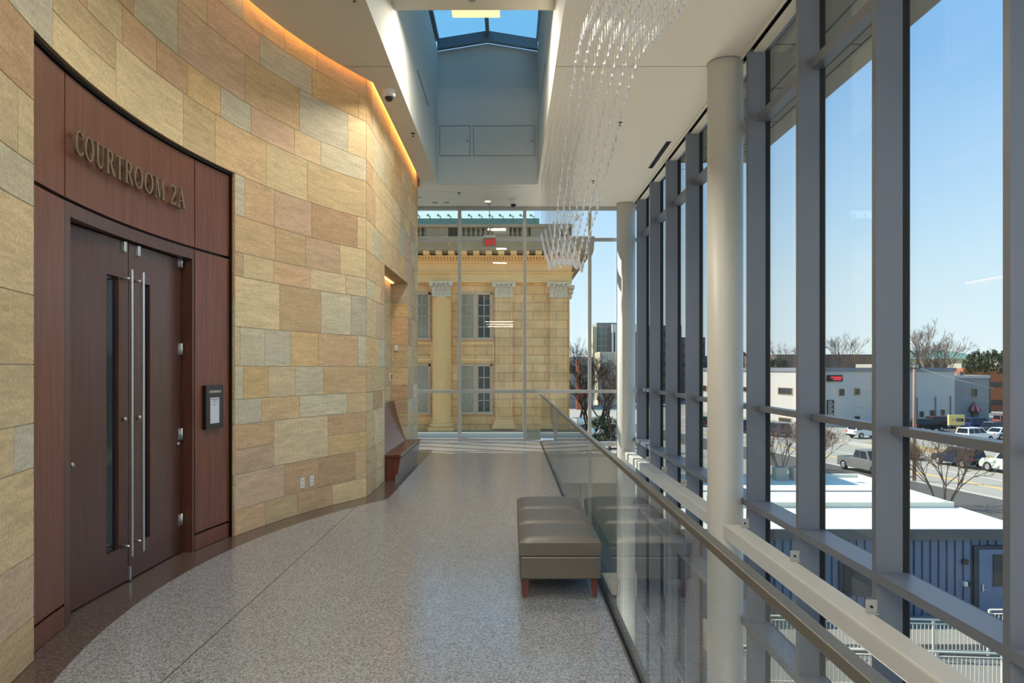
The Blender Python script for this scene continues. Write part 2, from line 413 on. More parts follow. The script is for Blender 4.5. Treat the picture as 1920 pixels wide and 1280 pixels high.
mb.poly([(-1.75, 14.76, ZC), (-1.75, 14.96, ZC), (2.71, 14.96, ZC), (2.71, 14.76, ZC)], 0)
mb.poly([(-6, 14.96, ZC), (-6, 16.86, ZC), (2.71, 16.86, ZC), (2.71, 14.96, ZC)], 0)
mb.poly([(-1.83, 14.96, ZC), (-1.75, 14.96, ZC), (-1.75, 14.96, ZC+0.15), (-1.83, 14.96, ZC+0.15)], 0)
for xx in ((-2.9, SX0), (SX1, 2.71)):        # plaster joint
    mb.box((xx[0] if xx[0] > 0 else -2.0, 8.995, ZC-0.0015), (xx[1], 9.005, ZC), 1)
# lid above the cove slot, roof build-up around the skylight
mb.box((-6.5, -6, 5.62), (SX0-0.14, 16.9, 6.0), 0)
mb.box((SX1+0.14, -6, ZC+0.15), (3.02, 16.9, 6.0), 0)
mb.box((SX0-0.14, 14.9, ZC+0.15), (SX1+0.14, 16.9, 6.0), 0)
mb.box((SX0-0.14, -6, ZC+0.15), (SX1+0.14, 0.9, 6.0), 0)
mb.poly([(-6.5, 14.96, ZC+0.16), (-6.5, 14.96, 5.62), (2, 14.96, 5.62), (2, 14.96, ZC+0.16)], 0)
struct(mb.build('ceiling', [M['ceil'], plain('joint_shadow_gap', (120, 114, 102), 0.9)]))
mb = MB(); mb.box((-9, -8, 6.0), (-2.6, 16.8, 12.5)); mb.box((-9.1, -8.1, 12.5), (-2.5, 16.9, 12.8)); struct(mb.build('wall_sun_block', M['stone']))     # unseen mass added to keep direct sun out of the skylight
# blind pocket trim along the glass
mb = MB()
mb.box((2.71, -6, ZC-0.02), (2.745, 16.6, ZC+0.15), 0); mb.box((2.745, -6, ZC+0.02), (2.80, 16.6, ZC+0.15), 1)
mb.box((2.80, -6, ZC-0.02), (2.93, 16.6, ZC+0.15), 0)
struct(mb.build('trim_1', [M['ceil'], M['gasket']]))
# skylight shaft
mb = MB(); EZ = 7.95; AZ = 8.11; XM = (SX0+SX1)/2
mb.box((SX0-0.12, SY0, ZC+.003), (SX0, SY1+0.12, EZ), 0)
mb.box((SX1, SY0, ZC+.003), (SX1+0.12, SY1+0.12, EZ), 0)
for y0_, y1_ in ((SY1, SY1+0.12), (SY0-0.12, SY0)):
    pr = [(SX0, ZC+.003), (SX1, ZC+.003), (SX1, EZ), (XM, AZ), (SX0, EZ)]
    mb.prism(pr, 0, y1_-y0_, 0, Matrix(((1, 0, 0, 0), (0, 0, -1, y1_), (0, 1, 0, 0), (0, 0, 0, 1))))
mb.box((SX0, 8.3, 6.09), (SX1, 9.2, 6.8), 1)                   # cross beam
mb.box((SX0, 4.3, 6.09), (SX1, 5.2, 6.8), 1)
mb.box((SX0, 8.995, ZC), (SX0+0.001, 9.005, 6.09), 2); mb.box((SX1-0.001, 8.995, ZC), (SX1, 9.005, 6.09), 2)
struct(mb.build('wall_skylight', [M['shaft'], M['ceil'], M['grey']]))
sky = setting('window_1', (XM, 8, EZ))
mb = MB()
for y_ in (SY1-0.16, 11.9, 9.3, 6.0, 3.3):
    for sx, ex in ((SX0, XM), (XM, SX1)):
        za, zb = (EZ, AZ) if sx == SX0 else (AZ, EZ)
        mb.prism([(sx, za), (ex, zb), (ex, zb+0.20), (sx, za+0.20)], 0, 0.10, 0, Matrix(((1, 0, 0, 0), (0, 0, -1, y_+0.13), (0, 1, 0, 0), (0, 0, 0, 1))))
    for k in range(2):
        for q in (-0.11, -0.06, 0.06, 0.11): mb.lathe([(0.012, 0), (0.012, 0.012)], (XM+q, y_+0.03, AZ+0.05+k*0.07), 8, 0, 'Y')
mb.box((XM-0.035, SY0, AZ+0.12), (XM+0.035, SY1, AZ+0.24), 0)
mb.box((SX0-0.1, SY0, EZ+0.2), (SX0+0.03, SY1, EZ+0.27), 0); mb.box((SX1-0.03, SY0, EZ+0.2), (SX1+0.1, SY1, EZ+0.27), 0)
M['rafter'] = plain('blue_grey_steel', (112, 128, 140), 0.45, 0.3)
mb.build('rafter_frame', M['rafter'], sky)
mb = MB()
mb.poly([(SX0-0.1, SY0, EZ+0.22), (XM, SY0, AZ+0.24), (XM, SY1+0.1, AZ+0.24), (SX0-0.1, SY1+0.1, EZ+0.22)])
mb.poly([(XM, SY0, AZ+0.24), (SX1+0.1, SY0, EZ+0.22), (SX1+0.1, SY1+0.1, EZ+0.22), (XM, SY1+0.1, AZ+0.24)])
mb.build('skylight_pane', M['skyglass'], sky)
# added fill lighting: unseen pendants, lobby floor lights and shaft fittings
FILL_UP, FILL_DOWN, SHAFT = 270, 85, 48
def area(name, loc, sx, sy_, power, up, col, parent):
    l = bpy.data.lights.new(name, 'AREA'); l.shape = 'RECTANGLE'; l.size = sx; l.size_y = sy_; l.energy = power; l.color = col
    o = bpy.data.objects.new(name, l); COL.objects.link(o); o.location = loc; o.rotation_euler = (PI if up else 0, 0, 0)
    if parent: o.parent = parent; o.matrix_parent_inverse = Matrix.Translation(-parent.location)
    return o
M['lamp'] = emis('fill_diffuser', (255, 232, 196), 3.0)
for i, y_ in enumerate((-1.3, -3.4, -5.3)):
    t = thing('fill_pendant', 'added fill light on a pendant, unseen behind the camera, number %s from it' % ('one', 'two', 'three')[i], 'light', (-.5, y_, 3.9))  # unseen fixture, added to fill the hall with light
    m = MB(); m.box((-1.2, y_-.16, 3.86), (.2, y_+.16, 3.94)); m.build('housing', M['white'], t)
    m = MB(); m.box((-1.17, y_-.13, 3.852), (.17, y_+.13, 3.86)); m.build('diffuser', M['lamp'], t)
    for x_ in (-1.0, 0): m = MB(); m.tube((x_, y_, 3.94), (x_, y_, ZC), .004, n=6); m.build('cable', M['grey'], t)
    area('uplight', (-.5, y_, 3.96), 1.3, .28, FILL_UP, True, (1, .94, .86), t); area('downlight', (-.5, y_, 3.84), 1.3, .28, FILL_DOWN, False, (1, .94, .86), t)
for k in range(4):
    y_ = 2.2+k*4.1; pw = (50, 70, 120, 220)[k]; t = thing('lobby_fill_light', 'added fill light, unseen on the lobby floor below the walkway, %s' % ('nearest the camera', 'below the upholstered bench', 'below the curved wall corner', 'nearest the far window')[k], 'light', (1.7, y_, GZ))  # added out of sight to brighten the ceiling from below
    m = MB(); m.box((.9, y_-1.7, GZ-.02), (2.5, y_+1.7, GZ+.06)); m.build('housing', M['white'], t)
    area('uplight', (1.7, y_, GZ+.10), 1.5, 3.3, pw, True, (1, .95, .86), t)
for k, y_ in enumerate((1.7, 5.5)):
    t = thing('linear_light', 'added warm fill light, unseen in the skylight shaft above the %s' % ('camera', 'courtroom doors')[k], 'light', (-.435, y_, 6.2))  # extra unseen fitting, added to brighten wall and floor
    m = MB(); m.box((-.746, y_-.2, 6.20), (-.124, y_+.2, 6.27)); m.build('housing', M['white'], t)
    area('downlight', (-.435, y_, 6.19), .6, .38, SHAFT, False, (1, .90, .74), t)
# ------------------------------------------------------------------ glazed side wall (window_2)
GX = 2.99
MY = [4.09+1.49*k for k in range(-6, 9)]
win = setting('window_2', (GX, 5, GZ))
def mull_mb():
    m = MB(); m.box((2.74, -0.031, GZ), (2.94, 0.031, 5.42), 0)
    m.box((2.94, -0.028, GZ), (2.988, 0.028, 5.42), 1); m.box((2.988, -0.02, GZ), (3.002, 0.02, 5.60), 2); return m
me0 = None
for y_ in MY:
    if me0 is None:
        ob = mull_mb().build('mullion', [M['mull'], M['gasket'], M['bronze']], win, origin=(0, 0, 0)); me0 = ob; ob.location = (0, y_, 0)
    else:
        ob = me0.copy(); COL.objects.link(ob); ob.parent = win; ob.matrix_parent_inverse = Matrix.Translation(-win.location); ob.location = (0, y_, 0)
bays = list(zip(MY, MY[1:]))+[(MY[-1], 16.80)]
for nm, xa, za, zb in (('transom', 2.86, 4.49, 4.58), ('transom', 2.853, 1.155, 1.215), ('window_sill', 2.735, 0.05, 0.12), ('window_sill', 2.735, -1.36, -1.27), ('transom', 2.86, -3.6, -3.5), ('transom', 2.80, 5.30, 5.40)):
    for a, b in bays:
        m = MB(); m.box((xa, a+0.0305, za), (2.975, b-0.0305, zb), 0)
        if nm == 'window_sill': m.box((xa, a-0.0305, za), (2.7395, a+0.0305, zb), 0)
        m.box((2.975, a+0.0305, za+0.005), (3.002, b-0.0305, zb-0.005), 1)
        m.build(nm, [M['mull'], M['bronze']], win)
for a, b in bays:
    for za, zb in ((GZ, -3.55), (-3.55, -1.32), (-1.32, 0.085), (0.085, 1.185), (1.185, 4.535), (4.535, 5.36)):
        m = MB(); m.box((GX+0.0, a+0.03, za+0.02), (GX+0.010, b-0.03, zb-0.02)); m.build('glass_pane', M['glass'], win)
# ------------------------------------------------------------------ far glazed wall (window_3)
FY = 16.86
wf = setting('window_3', (0, FY, GZ))
FM = [-5.57, -4.09, -2.62, -1.14, 0.335, 1.81, 2.96]
for x_ in FM:
    m = MB(); zb_ = 0.02 if x_ < 0.7 else GZ
    m.box((x_-0.036, FY-0.10, zb_), (x_+0.036, FY+0.02, ZC), 0); m.box((x_-0.02, FY+0.02, GZ), (x_+0.02, FY+0.08, 5.6), 0)
    m.build('mullion', M['far_mull'], wf)
def frow(x0_, x1_, za, zb, nm='transom'):
    m = MB(); m.box((x0_, FY-0.07, za), (x1_, FY+0.05, zb)); m.build(nm, M['far_mull'], wf)
for a, b in zip(FM, FM[1:]):
    if a < 0.3: rows = [(5.24, 5.31), (4.535, 4.60), (1.085, 1.16), (0.015, 0.06)]; zs = [0.06, 1.085, 4.535, 5.24]; ze = [1.085, 1.16, 4.6]
    else: rows = [(5.24, 5.31), (4.535, 4.60), (1.085, 1.16), (-0.12, -0.02), (-0.36, -0.28)]
    for za, zb in rows: frow(a+0.036, b-0.036, za, zb)
    edges = sorted([r for q in rows for r in q])
    for i in range(1, len(edges)-1, 2):
        m = MB(); m.box((a+0.036, FY-0.006, edges[i]), (b-0.036, FY+0.006, edges[i+1])); m.build('glass_pane', M['glass'], wf)
# spandrel below the far glazing of the void, lower storey glazing
mb = MB(); mb.box((0.76, FY-0.08, -0.95), (2.99, FY+0.08, -0.36)); mb.box((0.74, FY-0.25, -0.5), (0.76, FY+0.08, 0.0)); struct(mb.build('trim_2', M['white']))
m = MB(); m.box((0.76, FY-0.006, GZ), (2.93, FY+0.006, -0.95)); m.build('glass_pane', M['glass'], wf)
mb = MB(); mb.box((-6.4, FY-0.02, GZ), (0.74, FY+0.1, -0.5)); struct(mb.build('wall_far', M['white']))
mb = MB(); mb.box((-6.5, -6.1, GZ-0.3), (2.99, FY, GZ-0.02)); mb.box((-3.2, -6, GZ), (-3.0, FY, -0.56)); struct(mb.build('wall_lower', M['terrazzo']))
# entrance glazing behind the camera
wr = setting('window_4', (0, -6, 0))
for x_ in (-1.8, -0.3, 1.2, 2.9):
    m = MB(); m.box((x_-0.03, -6.1, -0.5), (x_+0.03, -5.95, ZC)); m.build('mullion', M['mull'], wr)
m = MB(); m.box((-1.8, -6.03, 0), (2.9, -6.02, ZC)); m.build('glass_pane', M['glass'], wr)
# ------------------------------------------------------------------ outside soffit over the glass
M['soffit'] = plain('soffit_panel', (176, 170, 154), 0.7, var=0.03)
mb = MB()
mb.box((3.06, -8, 5.80), (4.87, 15.0, 6.15), 0)
for x_ in (3.9, 4.5): mb.box((x_, -8, 5.797), (x_+0.02, 15.0, 5.80), 1)
for k in range(16): mb.box((3.06, -7+k*1.49+0.1, 5.797), (4.5, -7+k*1.49+0.12, 5.80), 1)
mb.box((3.05, -8, 5.42), (3.09, 16.9, 6.1), 0)
tag(mb.build('roof_overhang', [M['soffit'], M['gasket']]), 'beige panelled roof overhang outside above the tall side windows', 'overhang')
# ------------------------------------------------------------------ columns and edge beam
def column(y_, label):
    t = thing('round_column', label, 'column', (2.585, y_, GZ), group=None)
    m = MB(); m.lathe([(0.208, GZ), (0.208, ZC)], (2.585, y_, 0), 48); m.build('shaft', M['white'], t)
    m = MB(); m.lathe([(0.214, ZC-0.012), (0.214, ZC)], (2.585, y_, 0), 48); m.build('collar', M['grey'], t)
column(8.9, 'thick white round column standing nearest, in front of the side windows')
column(16.5, 'white round column in the far corner where the two glass walls meet')
column(1.3, 'white round column beside the camera, outside the frame')
def beam(y0_, y1_, label):
    m = MB(); m.box((2.505, y0_, -0.345), (2.72, y1_, -0.18)); o = m.build('steel_beam', M['white'], None, bevel=0.018)
    tag(o, label, 'beam')
beam(9.1, 16.3, 'white square steel beam running from the nearest column to the far corner column')
beam(1.5, 8.7, 'white square steel beam in the foreground ending at the near side of the thick column')
M['bracket'] = plain('galvanised_bracket', (196, 196, 190), 0.5, 0.4)
for i, y_ in enumerate([v for v in MY if 2 < v < 16]):
    NTH = ['nearest', 'second nearest', 'third nearest', 'fourth nearest', 'fifth', 'sixth', 'seventh', 'eighth', 'farthest', 'last']
    t = thing('steel_bracket', 'small pale steel bracket between white beam and window mullion, %s along the beam' % NTH[i], 'bracket', (2.7, y_, -0.18), group='brackets between beam and mullions')
    m = MB(); m.box((2.66, y_-0.08, -0.18), (2.74, y_-0.032, -0.172)); m.box((2.66, y_-0.04, -0.172), (2.745, y_-0.032, -0.08)); m.build('angle_plate', M['bracket'], t)
    m = MB(); m.lathe([(0.010, 0), (0.010, 0.014)], (2.70, y_-0.055, -0.13), 8, 0, 'Y'); m.build('bolt', M['black'], t)
# ------------------------------------------------------------------ glass guardrail
gr = thing('guardrail', 'long frameless glass guardrail with flat satin steel handrail along the floor edge', 'railing', (0.69, 10, 0))
m = MB(); m.box((0.662, 0.3, 1.044), (0.700, 16.55, 1.074)) ; m.build('handrail', M['rail'], gr, bevel=0.003)
m = MB(); m.box((0.665, -3, -0.012), (0.675, 16.72, 0.004), 1); m.box((0.675, -3, -0.06), (0.715, 16.72, -0.008), 0); m.box((0.715, -3, -0.3), (0.74, 16.72, 0.006), 1)
m.build('floor_channel', [M['black'], M['rail']], gr)
gy = [16.55-1.335*k for k in range(15)]
for b, a in zip(gy, gy[1:]):
    m = MB(); m.box((0.684, a+0.008, -0.008), (0.694, b-0.008, 1.045)); m.build('glass_panel', M['guard'], gr)
# ------------------------------------------------------------------ lettering (strokes turned into solid glyphs)
def ribbon(mb, pts, ws, t0, t1, mat, mi=0):
    """quads of given widths along a polyline, extruded"""
    L = []; R = []
    for i, p in enumerate(pts):
        a = pts[max(0, i-1)]; b = pts[min(len(pts)-1, i+1)]
        dx, dy = b[0]-a[0], b[1]-a[1]; l = math.hypot(dx, dy) or 1
        w_ = ws[i]/2 if isinstance(ws, (list, tuple)) else ws/2
        L.append((p[0]-dy/l*w_, p[1]+dx/l*w_)); R.append((p[0]+dy/l*w_, p[1]-dx/l*w_))
    for i in range(len(pts)-1): mb.prism([R[i], R[i+1], L[i+1], L[i]], t0, t1, mi, mat)
def arcpts(cx, cy_, rx, ry, a0, a1, n=20):
    return [(cx+rx*math.cos(math.radians(a0+(a1-a0)*i/n)), cy_+ry*math.sin(math.radians(a0+(a1-a0)*i/n))) for i in range(n+1)]
def arcw(a0, a1, thick, thin, n=20):
    return [thin+(thick-thin)*abs(math.cos(math.radians(a0+(a1-a0)*i/n)))**1.3 for i in range(n+1)]
SW = {'C': .74, 'O': .88, 'U': .86, 'R': .80, 'T': .74, 'M': 1.04, ' ': .32, '2': .60, 'A': .84}
def serif_glyph(ch, mb, t0, t1, mat, mi=0):
    K, k = .135, .045
    R = lambda p, w_: ribbon(mb, p, w_, t0, t1, mat, mi)
    def ser(x, y, w_=.30): R([(x-w_/2, y), (x+w_/2, y)], k)
    if ch == 'O': R(arcpts(.41, .5, .34, .46, 0, 360, 32), arcw(0, 360, K, k, 32))
    if ch == 'C':
        R(arcpts(.40, .5, .33, .46, 48, 322, 28), arcw(48, 322, K, k, 28)); R([(.64, .70), (.64, .96)], k); R([(.64, .10), (.64, .26)], k*.8)
    if ch == 'U':
        R([(.17, .98), (.17, .36)], K); R(arcpts(.40, .34, .235, .31, 180, 360, 16), [K-(K-k)*i/16 for i in range(17)]); R([(.635, .34), (.635, .98)], k); ser(.17, .98); ser(.635, .98, .26)
    if ch == 'R':
        R([(.17, .02), (.17, .98)], K); R([(.17, .975), (.36, .975)]+arcpts(.36, .75, .19, .225, 90, -90, 14)+[(.17, .525)], [k, k]+arcw(90, -90, K, k, 14)+[k])
        R([(.38, .53), (.68, .02)], K); ser(.17, .02); ser(.12, .98, .2); ser(.70, .02, .2)
    if ch == 'T':
        R([(.35, .02), (.35, .98)], K); R([(.04, .965), (.66, .965)], k*1.2); R([(.05, .80), (.05, .98)], k); R([(.65, .80), (.65, .98)], k); ser(.35, .02)
    if ch == 'M':
        R([(.15, .02), (.19, .98)], k); R([(.19, .98), (.49, .05)], K); R([(.49, .05), (.78, .98)], k); R([(.80, .98), (.84, .02)], K); ser(.15, .02, .24); ser(.84, .02); ser(.17, .98, .2); ser(.84, .98, .2)
    if ch == 'A':
        R([(.12, .02), (.40, .98)], k); R([(.39, .98), (.68, .02)], K); R([(.22, .36), (.57, .36)], k); ser(.12, .02, .24); ser(.68, .02, .28)
    if ch == '2':
        R(arcpts(.27, .73, .20, .23, 165, -25, 14), [k+(K-k)*i/14 for i in range(15)]); R([(.455, .64), (.07, .06)], [K*.9, k]); R([(.05, .05), (.52, .05)], k*2); R([(.51, .05), (.55, .22)], k)
NW = {'E': .52, 'X': .6, 'I': .24, 'T': .56, 'Z': .6, 'P': .56, 'a': .5, 'r': .36, 'k': .5, '<': .5}
def sans_glyph(ch, mb, t0, t1, mat, mi=0, w_=.15):
    R = lambda p: ribbon(mb, p, w_, t0, t1, mat, mi)
    if ch == 'E': R([(.1, 0), (.1, 1)]); R([(.1, .075), (.48, .075)]); R([(.1, .5), (.42, .5)]); R([(.1, .925), (.48, .925)])
    if ch == 'X': R([(.06, 0), (.52, 1)]); R([(.52, 0), (.06, 1)])
    if ch == 'I': R([(.12, 0), (.12, 1)])
    if ch == 'T': R([(.27, 0), (.27, 1)]); R([(0, .925), (.54, .925)])
    if ch == 'Z': R([(.04, .925), (.54, .925)]); R([(.5, .9), (.08, .1)]); R([(.04, .075), (.54, .075)])
    if ch == 'P': R([(.1, 0), (.1, 1)]); R([(.1, .92)]+arcpts(.28, .68, .18, .24, 90, -90, 10)+[(.1, .44)])
    if ch == 'a': R(arcpts(.24, .3, .17, .24, 0, 360, 16)); R([(.42, 0), (.42, .6)])
    if ch == 'r': R([(.1, 0), (.1, .6)]); R(arcpts(.26, .38, .16, .18, 170, 60, 6))
    if ch == 'k': R([(.1, 0), (.1, 1)]); R([(.1, .26), (.42, .6)]); R([(.2, .34), (.46, 0)])
    if ch == '<': R([(.36, .2), (.08, .5), (.36, .8)])
def basis(o, x, y, z, s=1):
    return Matrix(((x[0]*s, y[0]*s, z[0]*s, o[0]), (x[1]*s, y[1]*s, z[1]*s, o[1]), (x[2]*s, y[2]*s, z[2]*s, o[2]), (0, 0, 0, 1)))
# ------------------------------------------------------------------ courtroom entrance (door_1)
d1 = setting('door_1', (-2.95, 5.8, 0))
def arcbox(mb, sa, sb, z0_, z1_, off0, off1, mi=0, n=None):
    n = n or max(2, int((sb-sa)/0.08)); F_ = []; B_ = []
    for i in range(n+1):
        s_ = sa+(sb-sa)*i/n; F_.append(LP.at(s_, off1)); B_.append(LP.at(s_, off0))
    mb.grid([[(p[0], p[1], z0_) for p in F_], [(p[0], p[1], z1_) for p in F_]], mi, True)
    for A_, zz, fl in ((F_, z1_, 0), (F_, z0_, 1)):
        for i in range(n):
            q = [(F_[i][0], F_[i][1], zz), (F_[i+1][0], F_[i+1][1], zz), (B_[i+1][0], B_[i+1][1], zz), (B_[i][0], B_[i][1], zz)]
            mb.poly(q if not fl else q[::-1], mi)
    for i, fl in ((0, 0), (n, 1)):
        q = [(B_[i][0], B_[i][1], z0_), (F_[i][0], F_[i][1], z0_), (F_[i][0], F_[i][1], z1_), (B_[i][0], B_[i][1], z1_)]
        mb.poly(q if not fl else q[::-1], mi)
sy = LP.find_y
g = 0.005
pan = [(4.205, 4.71, 2.735, 3.535), (4.715, 6.675, 2.735, 3.535), (6.68, 7.245, 2.735, 3.535), (4.205, 4.71, .155, 2.72), (6.68, 7.245, .155, 2.72), (4.205, 4.71, 0.0, .145), (6.68, 7.245, 0.0, .145)]
for a, b, za, zb in pan:
    m = MB(); arcbox(m, sy(a)+g, sy(b)-g, za+g, zb-g, -0.075, -0.04); m.build('wood_panel', M['wood'], d1)
m = MB(); arcbox(m, sD0+0.002, sy(4.73), 0, 3.555, -0.10, -0.078); arcbox(m, sy(6.66), sD1-0.002, 0, 3.555, -0.10, -0.078); arcbox(m, sy(4.73), sy(6.66), 2.70, 3.555, -0.10, -0.078)
arcbox(m, sD0+.002, sD1-.002, 3.54, 3.557, -0.10, -0.02); arcbox(m, sD0+.003, sD0+.022, 0, 3.555, -0.1, -0.02); arcbox(m, sD1-.022, sD1-.003, 0, 3.555, -0.1, -0.02)
m.build('panel_backing', M['black'], d1)
m = MB(); arcbox(m, sy(4.72), sy(4.80), 0, 2.72, -0.15, -0.045); arcbox(m, sy(6.645), sy(6.675), 0, 2.72, -0.15, -0.045); arcbox(m, sy(4.80), sy(6.645), 2.63, 2.72, -0.15, -0.045)
m.build('door_frame', M['wood_door'], d1)
def leaf(ya, yb, xa, xb, slot, lab):
    m = MB(); L = math.hypot(yb-ya, xb-xa); ang = math.atan2(-(xb-xa), yb-ya)
    mat = Matrix.Translation((xa, ya, 0)) @ Matrix.Rotation(ang, 4, 'Z')
    t = 0.045; u0, u1 = slot[0]-ya, slot[1]-ya; z0_, z1_ = slot[2], slot[3]
    for a, b in (((-t, 0, .012), (0, u0, 2.62)), ((-t, u1, .012), (0, L, 2.62)), ((-t, u0, .012), (0, u1, z0_)), ((-t, u0, z1_), (0, u1, 2.62))): m.box(a, b, 0, None, mat)
    lf = m.build('door_leaf', M['wood_door'], d1)
    m = MB(); m.box((-t+.012, u0, z0_), (-t+.02, u1, z1_), 0, None, mat); m.build('vision_glass', M['carglass'], lf)
    return lf, mat
l1, m1 = leaf(4.80, 5.735, -2.955, -2.955, (5.43, 5.60, .28, 2.34), 0)
l2, m2 = leaf(5.745, 6.64, -2.955, -2.945, (5.93, 6.08, .27, 2.33), 1)
for lf, y_ in ((l1, 5.625), (l2, 5.80)):
    hx = -2.87
    m = MB(); m.box((hx-.011, y_-.011, .22), (hx+.011, y_+.011, 2.40)); hb = m.build('pull_bar', M['steel'], lf, bevel=0.004)
    m = MB()
    for z_ in (.30, 2.33): m.tube((-2.955, y_, z_), (hx, y_, z_), .011, n=12)
    m.build('standoff', M['steel'], hb)
for lf, y_, z_ in ((l1, 5.665, 1.26), (l2, 5.885, 1.26), (l1, 4.98, 1.0), (l2, 6.575, .98)):
    m = MB(); m.lathe([(.016, 0), (.016, .02), (.010, .026)], (-2.955, y_, z_), 14, 0, 'X'); m.build('lock_cylinder', M['steel'], lf)
for lf, y_ in ((l1, 5.65), (l2, 5.86)):
    m = MB(); m.box((-2.955, y_-.018, 2.535), (-2.925, y_+.018, 2.615)); m.build('contact_plate', M['steel'], lf, bevel=.003)
for z_ in (2.60, 1.82, 1.06, .295):
    m = MB(); m.tube((-2.935, 6.632, z_-.055), (-2.935, 6.632, z_+.055), .011, n=12); m.box((-2.95, 6.58, z_-.05), (-2.942, 6.632, z_+.05)); m.build('hinge', M['steel'], l2)
m = MB(); m.box((-2.96, 5.725, .012), (-2.935, 5.75, .115)); m.build('kick_stop', M['steel'], d1)
# raised letters over the doors
txt = 'COURTROOM 2A'; hh = 0.166; total = sum(SW[c] for c in txt)*hh; sp = (1.70-total)/(len(txt)-1); s_ = sy(4.76)
sg = thing('sign_lettering', 'raised metal serif letters reading COURTROOM 2A on the wood panel above the doors', 'sign', (-2.85, 5.7, 3.03))
for c in txt:
    if c != ' ':
        p = LP.at(s_+SW[c]*hh/2, -0.016); t_ = LP.at(s_+SW[c]*hh/2+.01, -0.016); dx, dy = (t_[0]-p[0])*100, (t_[1]-p[1])*100
        o_ = (p[0]-dx*SW[c]*hh/2, p[1]-dy*SW[c]*hh/2, 3.03)
        m = MB(); serif_glyph(c, m, 0, .022/hh, basis(o_, (dx, dy, 0), (0, 0, 1), (dy, -dx, 0), hh))
        for q in (0, (len(m.v)//8-1)):     # stand-off pins behind the first and last stroke
            a_ = sum((Vector(v_) for v_ in m.v[q*8:q*8+8]), Vector())/8; m.tube(a_, a_-Vector((dy, -dx, 0))*.036, .003, n=6)
        m.build('letter', M['letter'], sg)
    s_ += SW[c]*hh+sp
# door plaque
pl = thing('room_plaque', 'bronze framed room plaque with COURTROOM 2A and a posted sheet, right of the doors', 'sign', (-2.80, 7.0, 1.08))
pa = LP.at(sy(6.80), -0.04); pb = LP.at(sy(7.10), -0.04); dv = Vector((pb[0]-pa[0], pb[1]-pa[1], 0)).normalized(); nv = Vector((dv.y, -dv.x, 0)); W_ = .30
o_ = Vector((pa[0], pa[1], 1.085)); B = basis(o_, dv, (0, 0, 1), nv)
m = MB(); m.box((0, 0, 0.004), (W_, .405, .022), 0, None, B); m.build('back_plate', M['black'], pl)
m = MB(); m.box((.012, 0, .022), (W_, .405, .034), 0, None, B); m.build('face_plate', M['bronze'], pl, bevel=.002)
m = MB(); m.box((.075, .05, .034), (.225, .29, .0355), 0, None, B); pp = m.build('paper_sheet', plain('pale_paper', (206, 210, 222), .7, var=.01), pl)
m = MB()
for (x0_, x1_, y_, t) in ((.085, .215, .272, .006), (.11, .19, .255, .004), (.082, .22, .243, .002), (.083, .10, .224, .003), (.12, .16, .226, .003), (.12, .17, .216, .003)): m.box((x0_, y_, .0355), (x1_, y_+t, .0358), 0, None, B)
m.build('printed_lines', M['black'], pp)
m = MB(); x_ = .058
for c in txt:
    if c != ' ': serif_glyph(c, m, 0, .05, B @ Matrix.Translation((x_, .335, .034)) @ Matrix.Scale(.022, 4))
    x_ += SW[c]*.0215
m.build('lettering', M['plastic'], pl)
for x_, y_ in ((.024, .385), (.288, .385), (.024, .02), (.288, .02)):
    m = MB(); m.lathe([(.006, 0), (.006, .003)], tuple(B @ Vector((x_, y_, .035))), 8, 0, 'X'); m.build('screw', M['black'], pl)
# outlets
def wallplate(y_, z_, lab, grp=None):
    p = LP.at(sy(y_), .006); q = LP.at(sy(y_)+.01, .006); dx, dy = (q[0]-p[0])*100, (q[1]-p[1])*100
    t = thing('wall_outlet', lab, 'outlet', (p[0], p[1], z_)); B = basis((p[0], p[1], z_), (dx, dy, 0), (0, 0, 1), (dy, -dx, 0))
    m = MB(); m.box((-.035, -.057, 0), (.035, .057, .008), 0, None, B); m.build('cover_plate', M['plastic'], t, bevel=.002)
    m = MB()
    for yy in (-.026, .02):
        m.box((-.017, yy-.013, .008), (.017, yy+.017, .0095), 0, None, B)
        for xx in (-.007, .006): m.box((xx, yy, .0095), (xx+.002, yy+.009, .0100), 1, None, B)
    m.build('socket_face', [plain('socket_grey', (198, 200, 196), .4), M['black']], t)
wallplate(8.41, .35, 'white power outlet low on the curved stone wall, the one nearer the doors')
wallplate(8.57, .35, 'white power outlet low on the curved stone wall, the one nearer the wall corner')
# ------------------------------------------------------------------ niche bench and niche devices
nb = thing('niche_bench', 'built-in dark wood bench with a sloping back in the stone wall niche', 'bench', (-1.85, 12, 0))
XZ = lambda y0_: Matrix(((1, 0, 0, 0), (0, 0, -1, y0_), (0, 1, 0, 0), (0, 0, 0, 1)))
m = MB(); m.prism([(-2.10, 0), (-1.675, 0), (-1.675, .095), (-1.635, .095), (-1.615, .335), (-2.10, .335)], 0, 2.40, 0, XZ(13.235)); m.build('base', M['wood_bench'], nb)
m = MB(); m.prism([(-1.644, .105), (-1.636, .105), (-1.606, .325), (-1.614, .325)], 0, 2.36, 0, XZ(13.215)); m.build('front_panel', M['wood_bench'], nb)
m = MB(); m.prism([(-2.10, .343), (-1.60, .343), (-1.588, .356), (-1.59, .378), (-1.61, .386), (-2.10, .365)], 0, 2.42, 0, XZ(13.243)); m.build('seat', M['wood_bench'], nb)
m = MB()
prof = []
k = 10
A_ = []; B_ = []
for i in range(k+1):
    u = i/k; z_ = .368+u*.70; x_ = -1.90-.17*u+.05*(1-u)**3; A_.append((x_, z_)); B_.append((x_-.03, z_))
m.prism([(a[0], a[1]) for a in A_]+[(b[0], b[1]) for b in B_[::-1]], 0, 2.41, 0, XZ(13.238)); m.build('back_rest', M['wood_bench'], nb)
m = MB(); m.box((-2.058, 13.215, 1.96), (-1.995, 13.243, 2.06)); t = tag(m.build('light_switch', M['plastic'], None, bevel=.003), 'white switch plate on the end wall of the bench niche', 'switch')
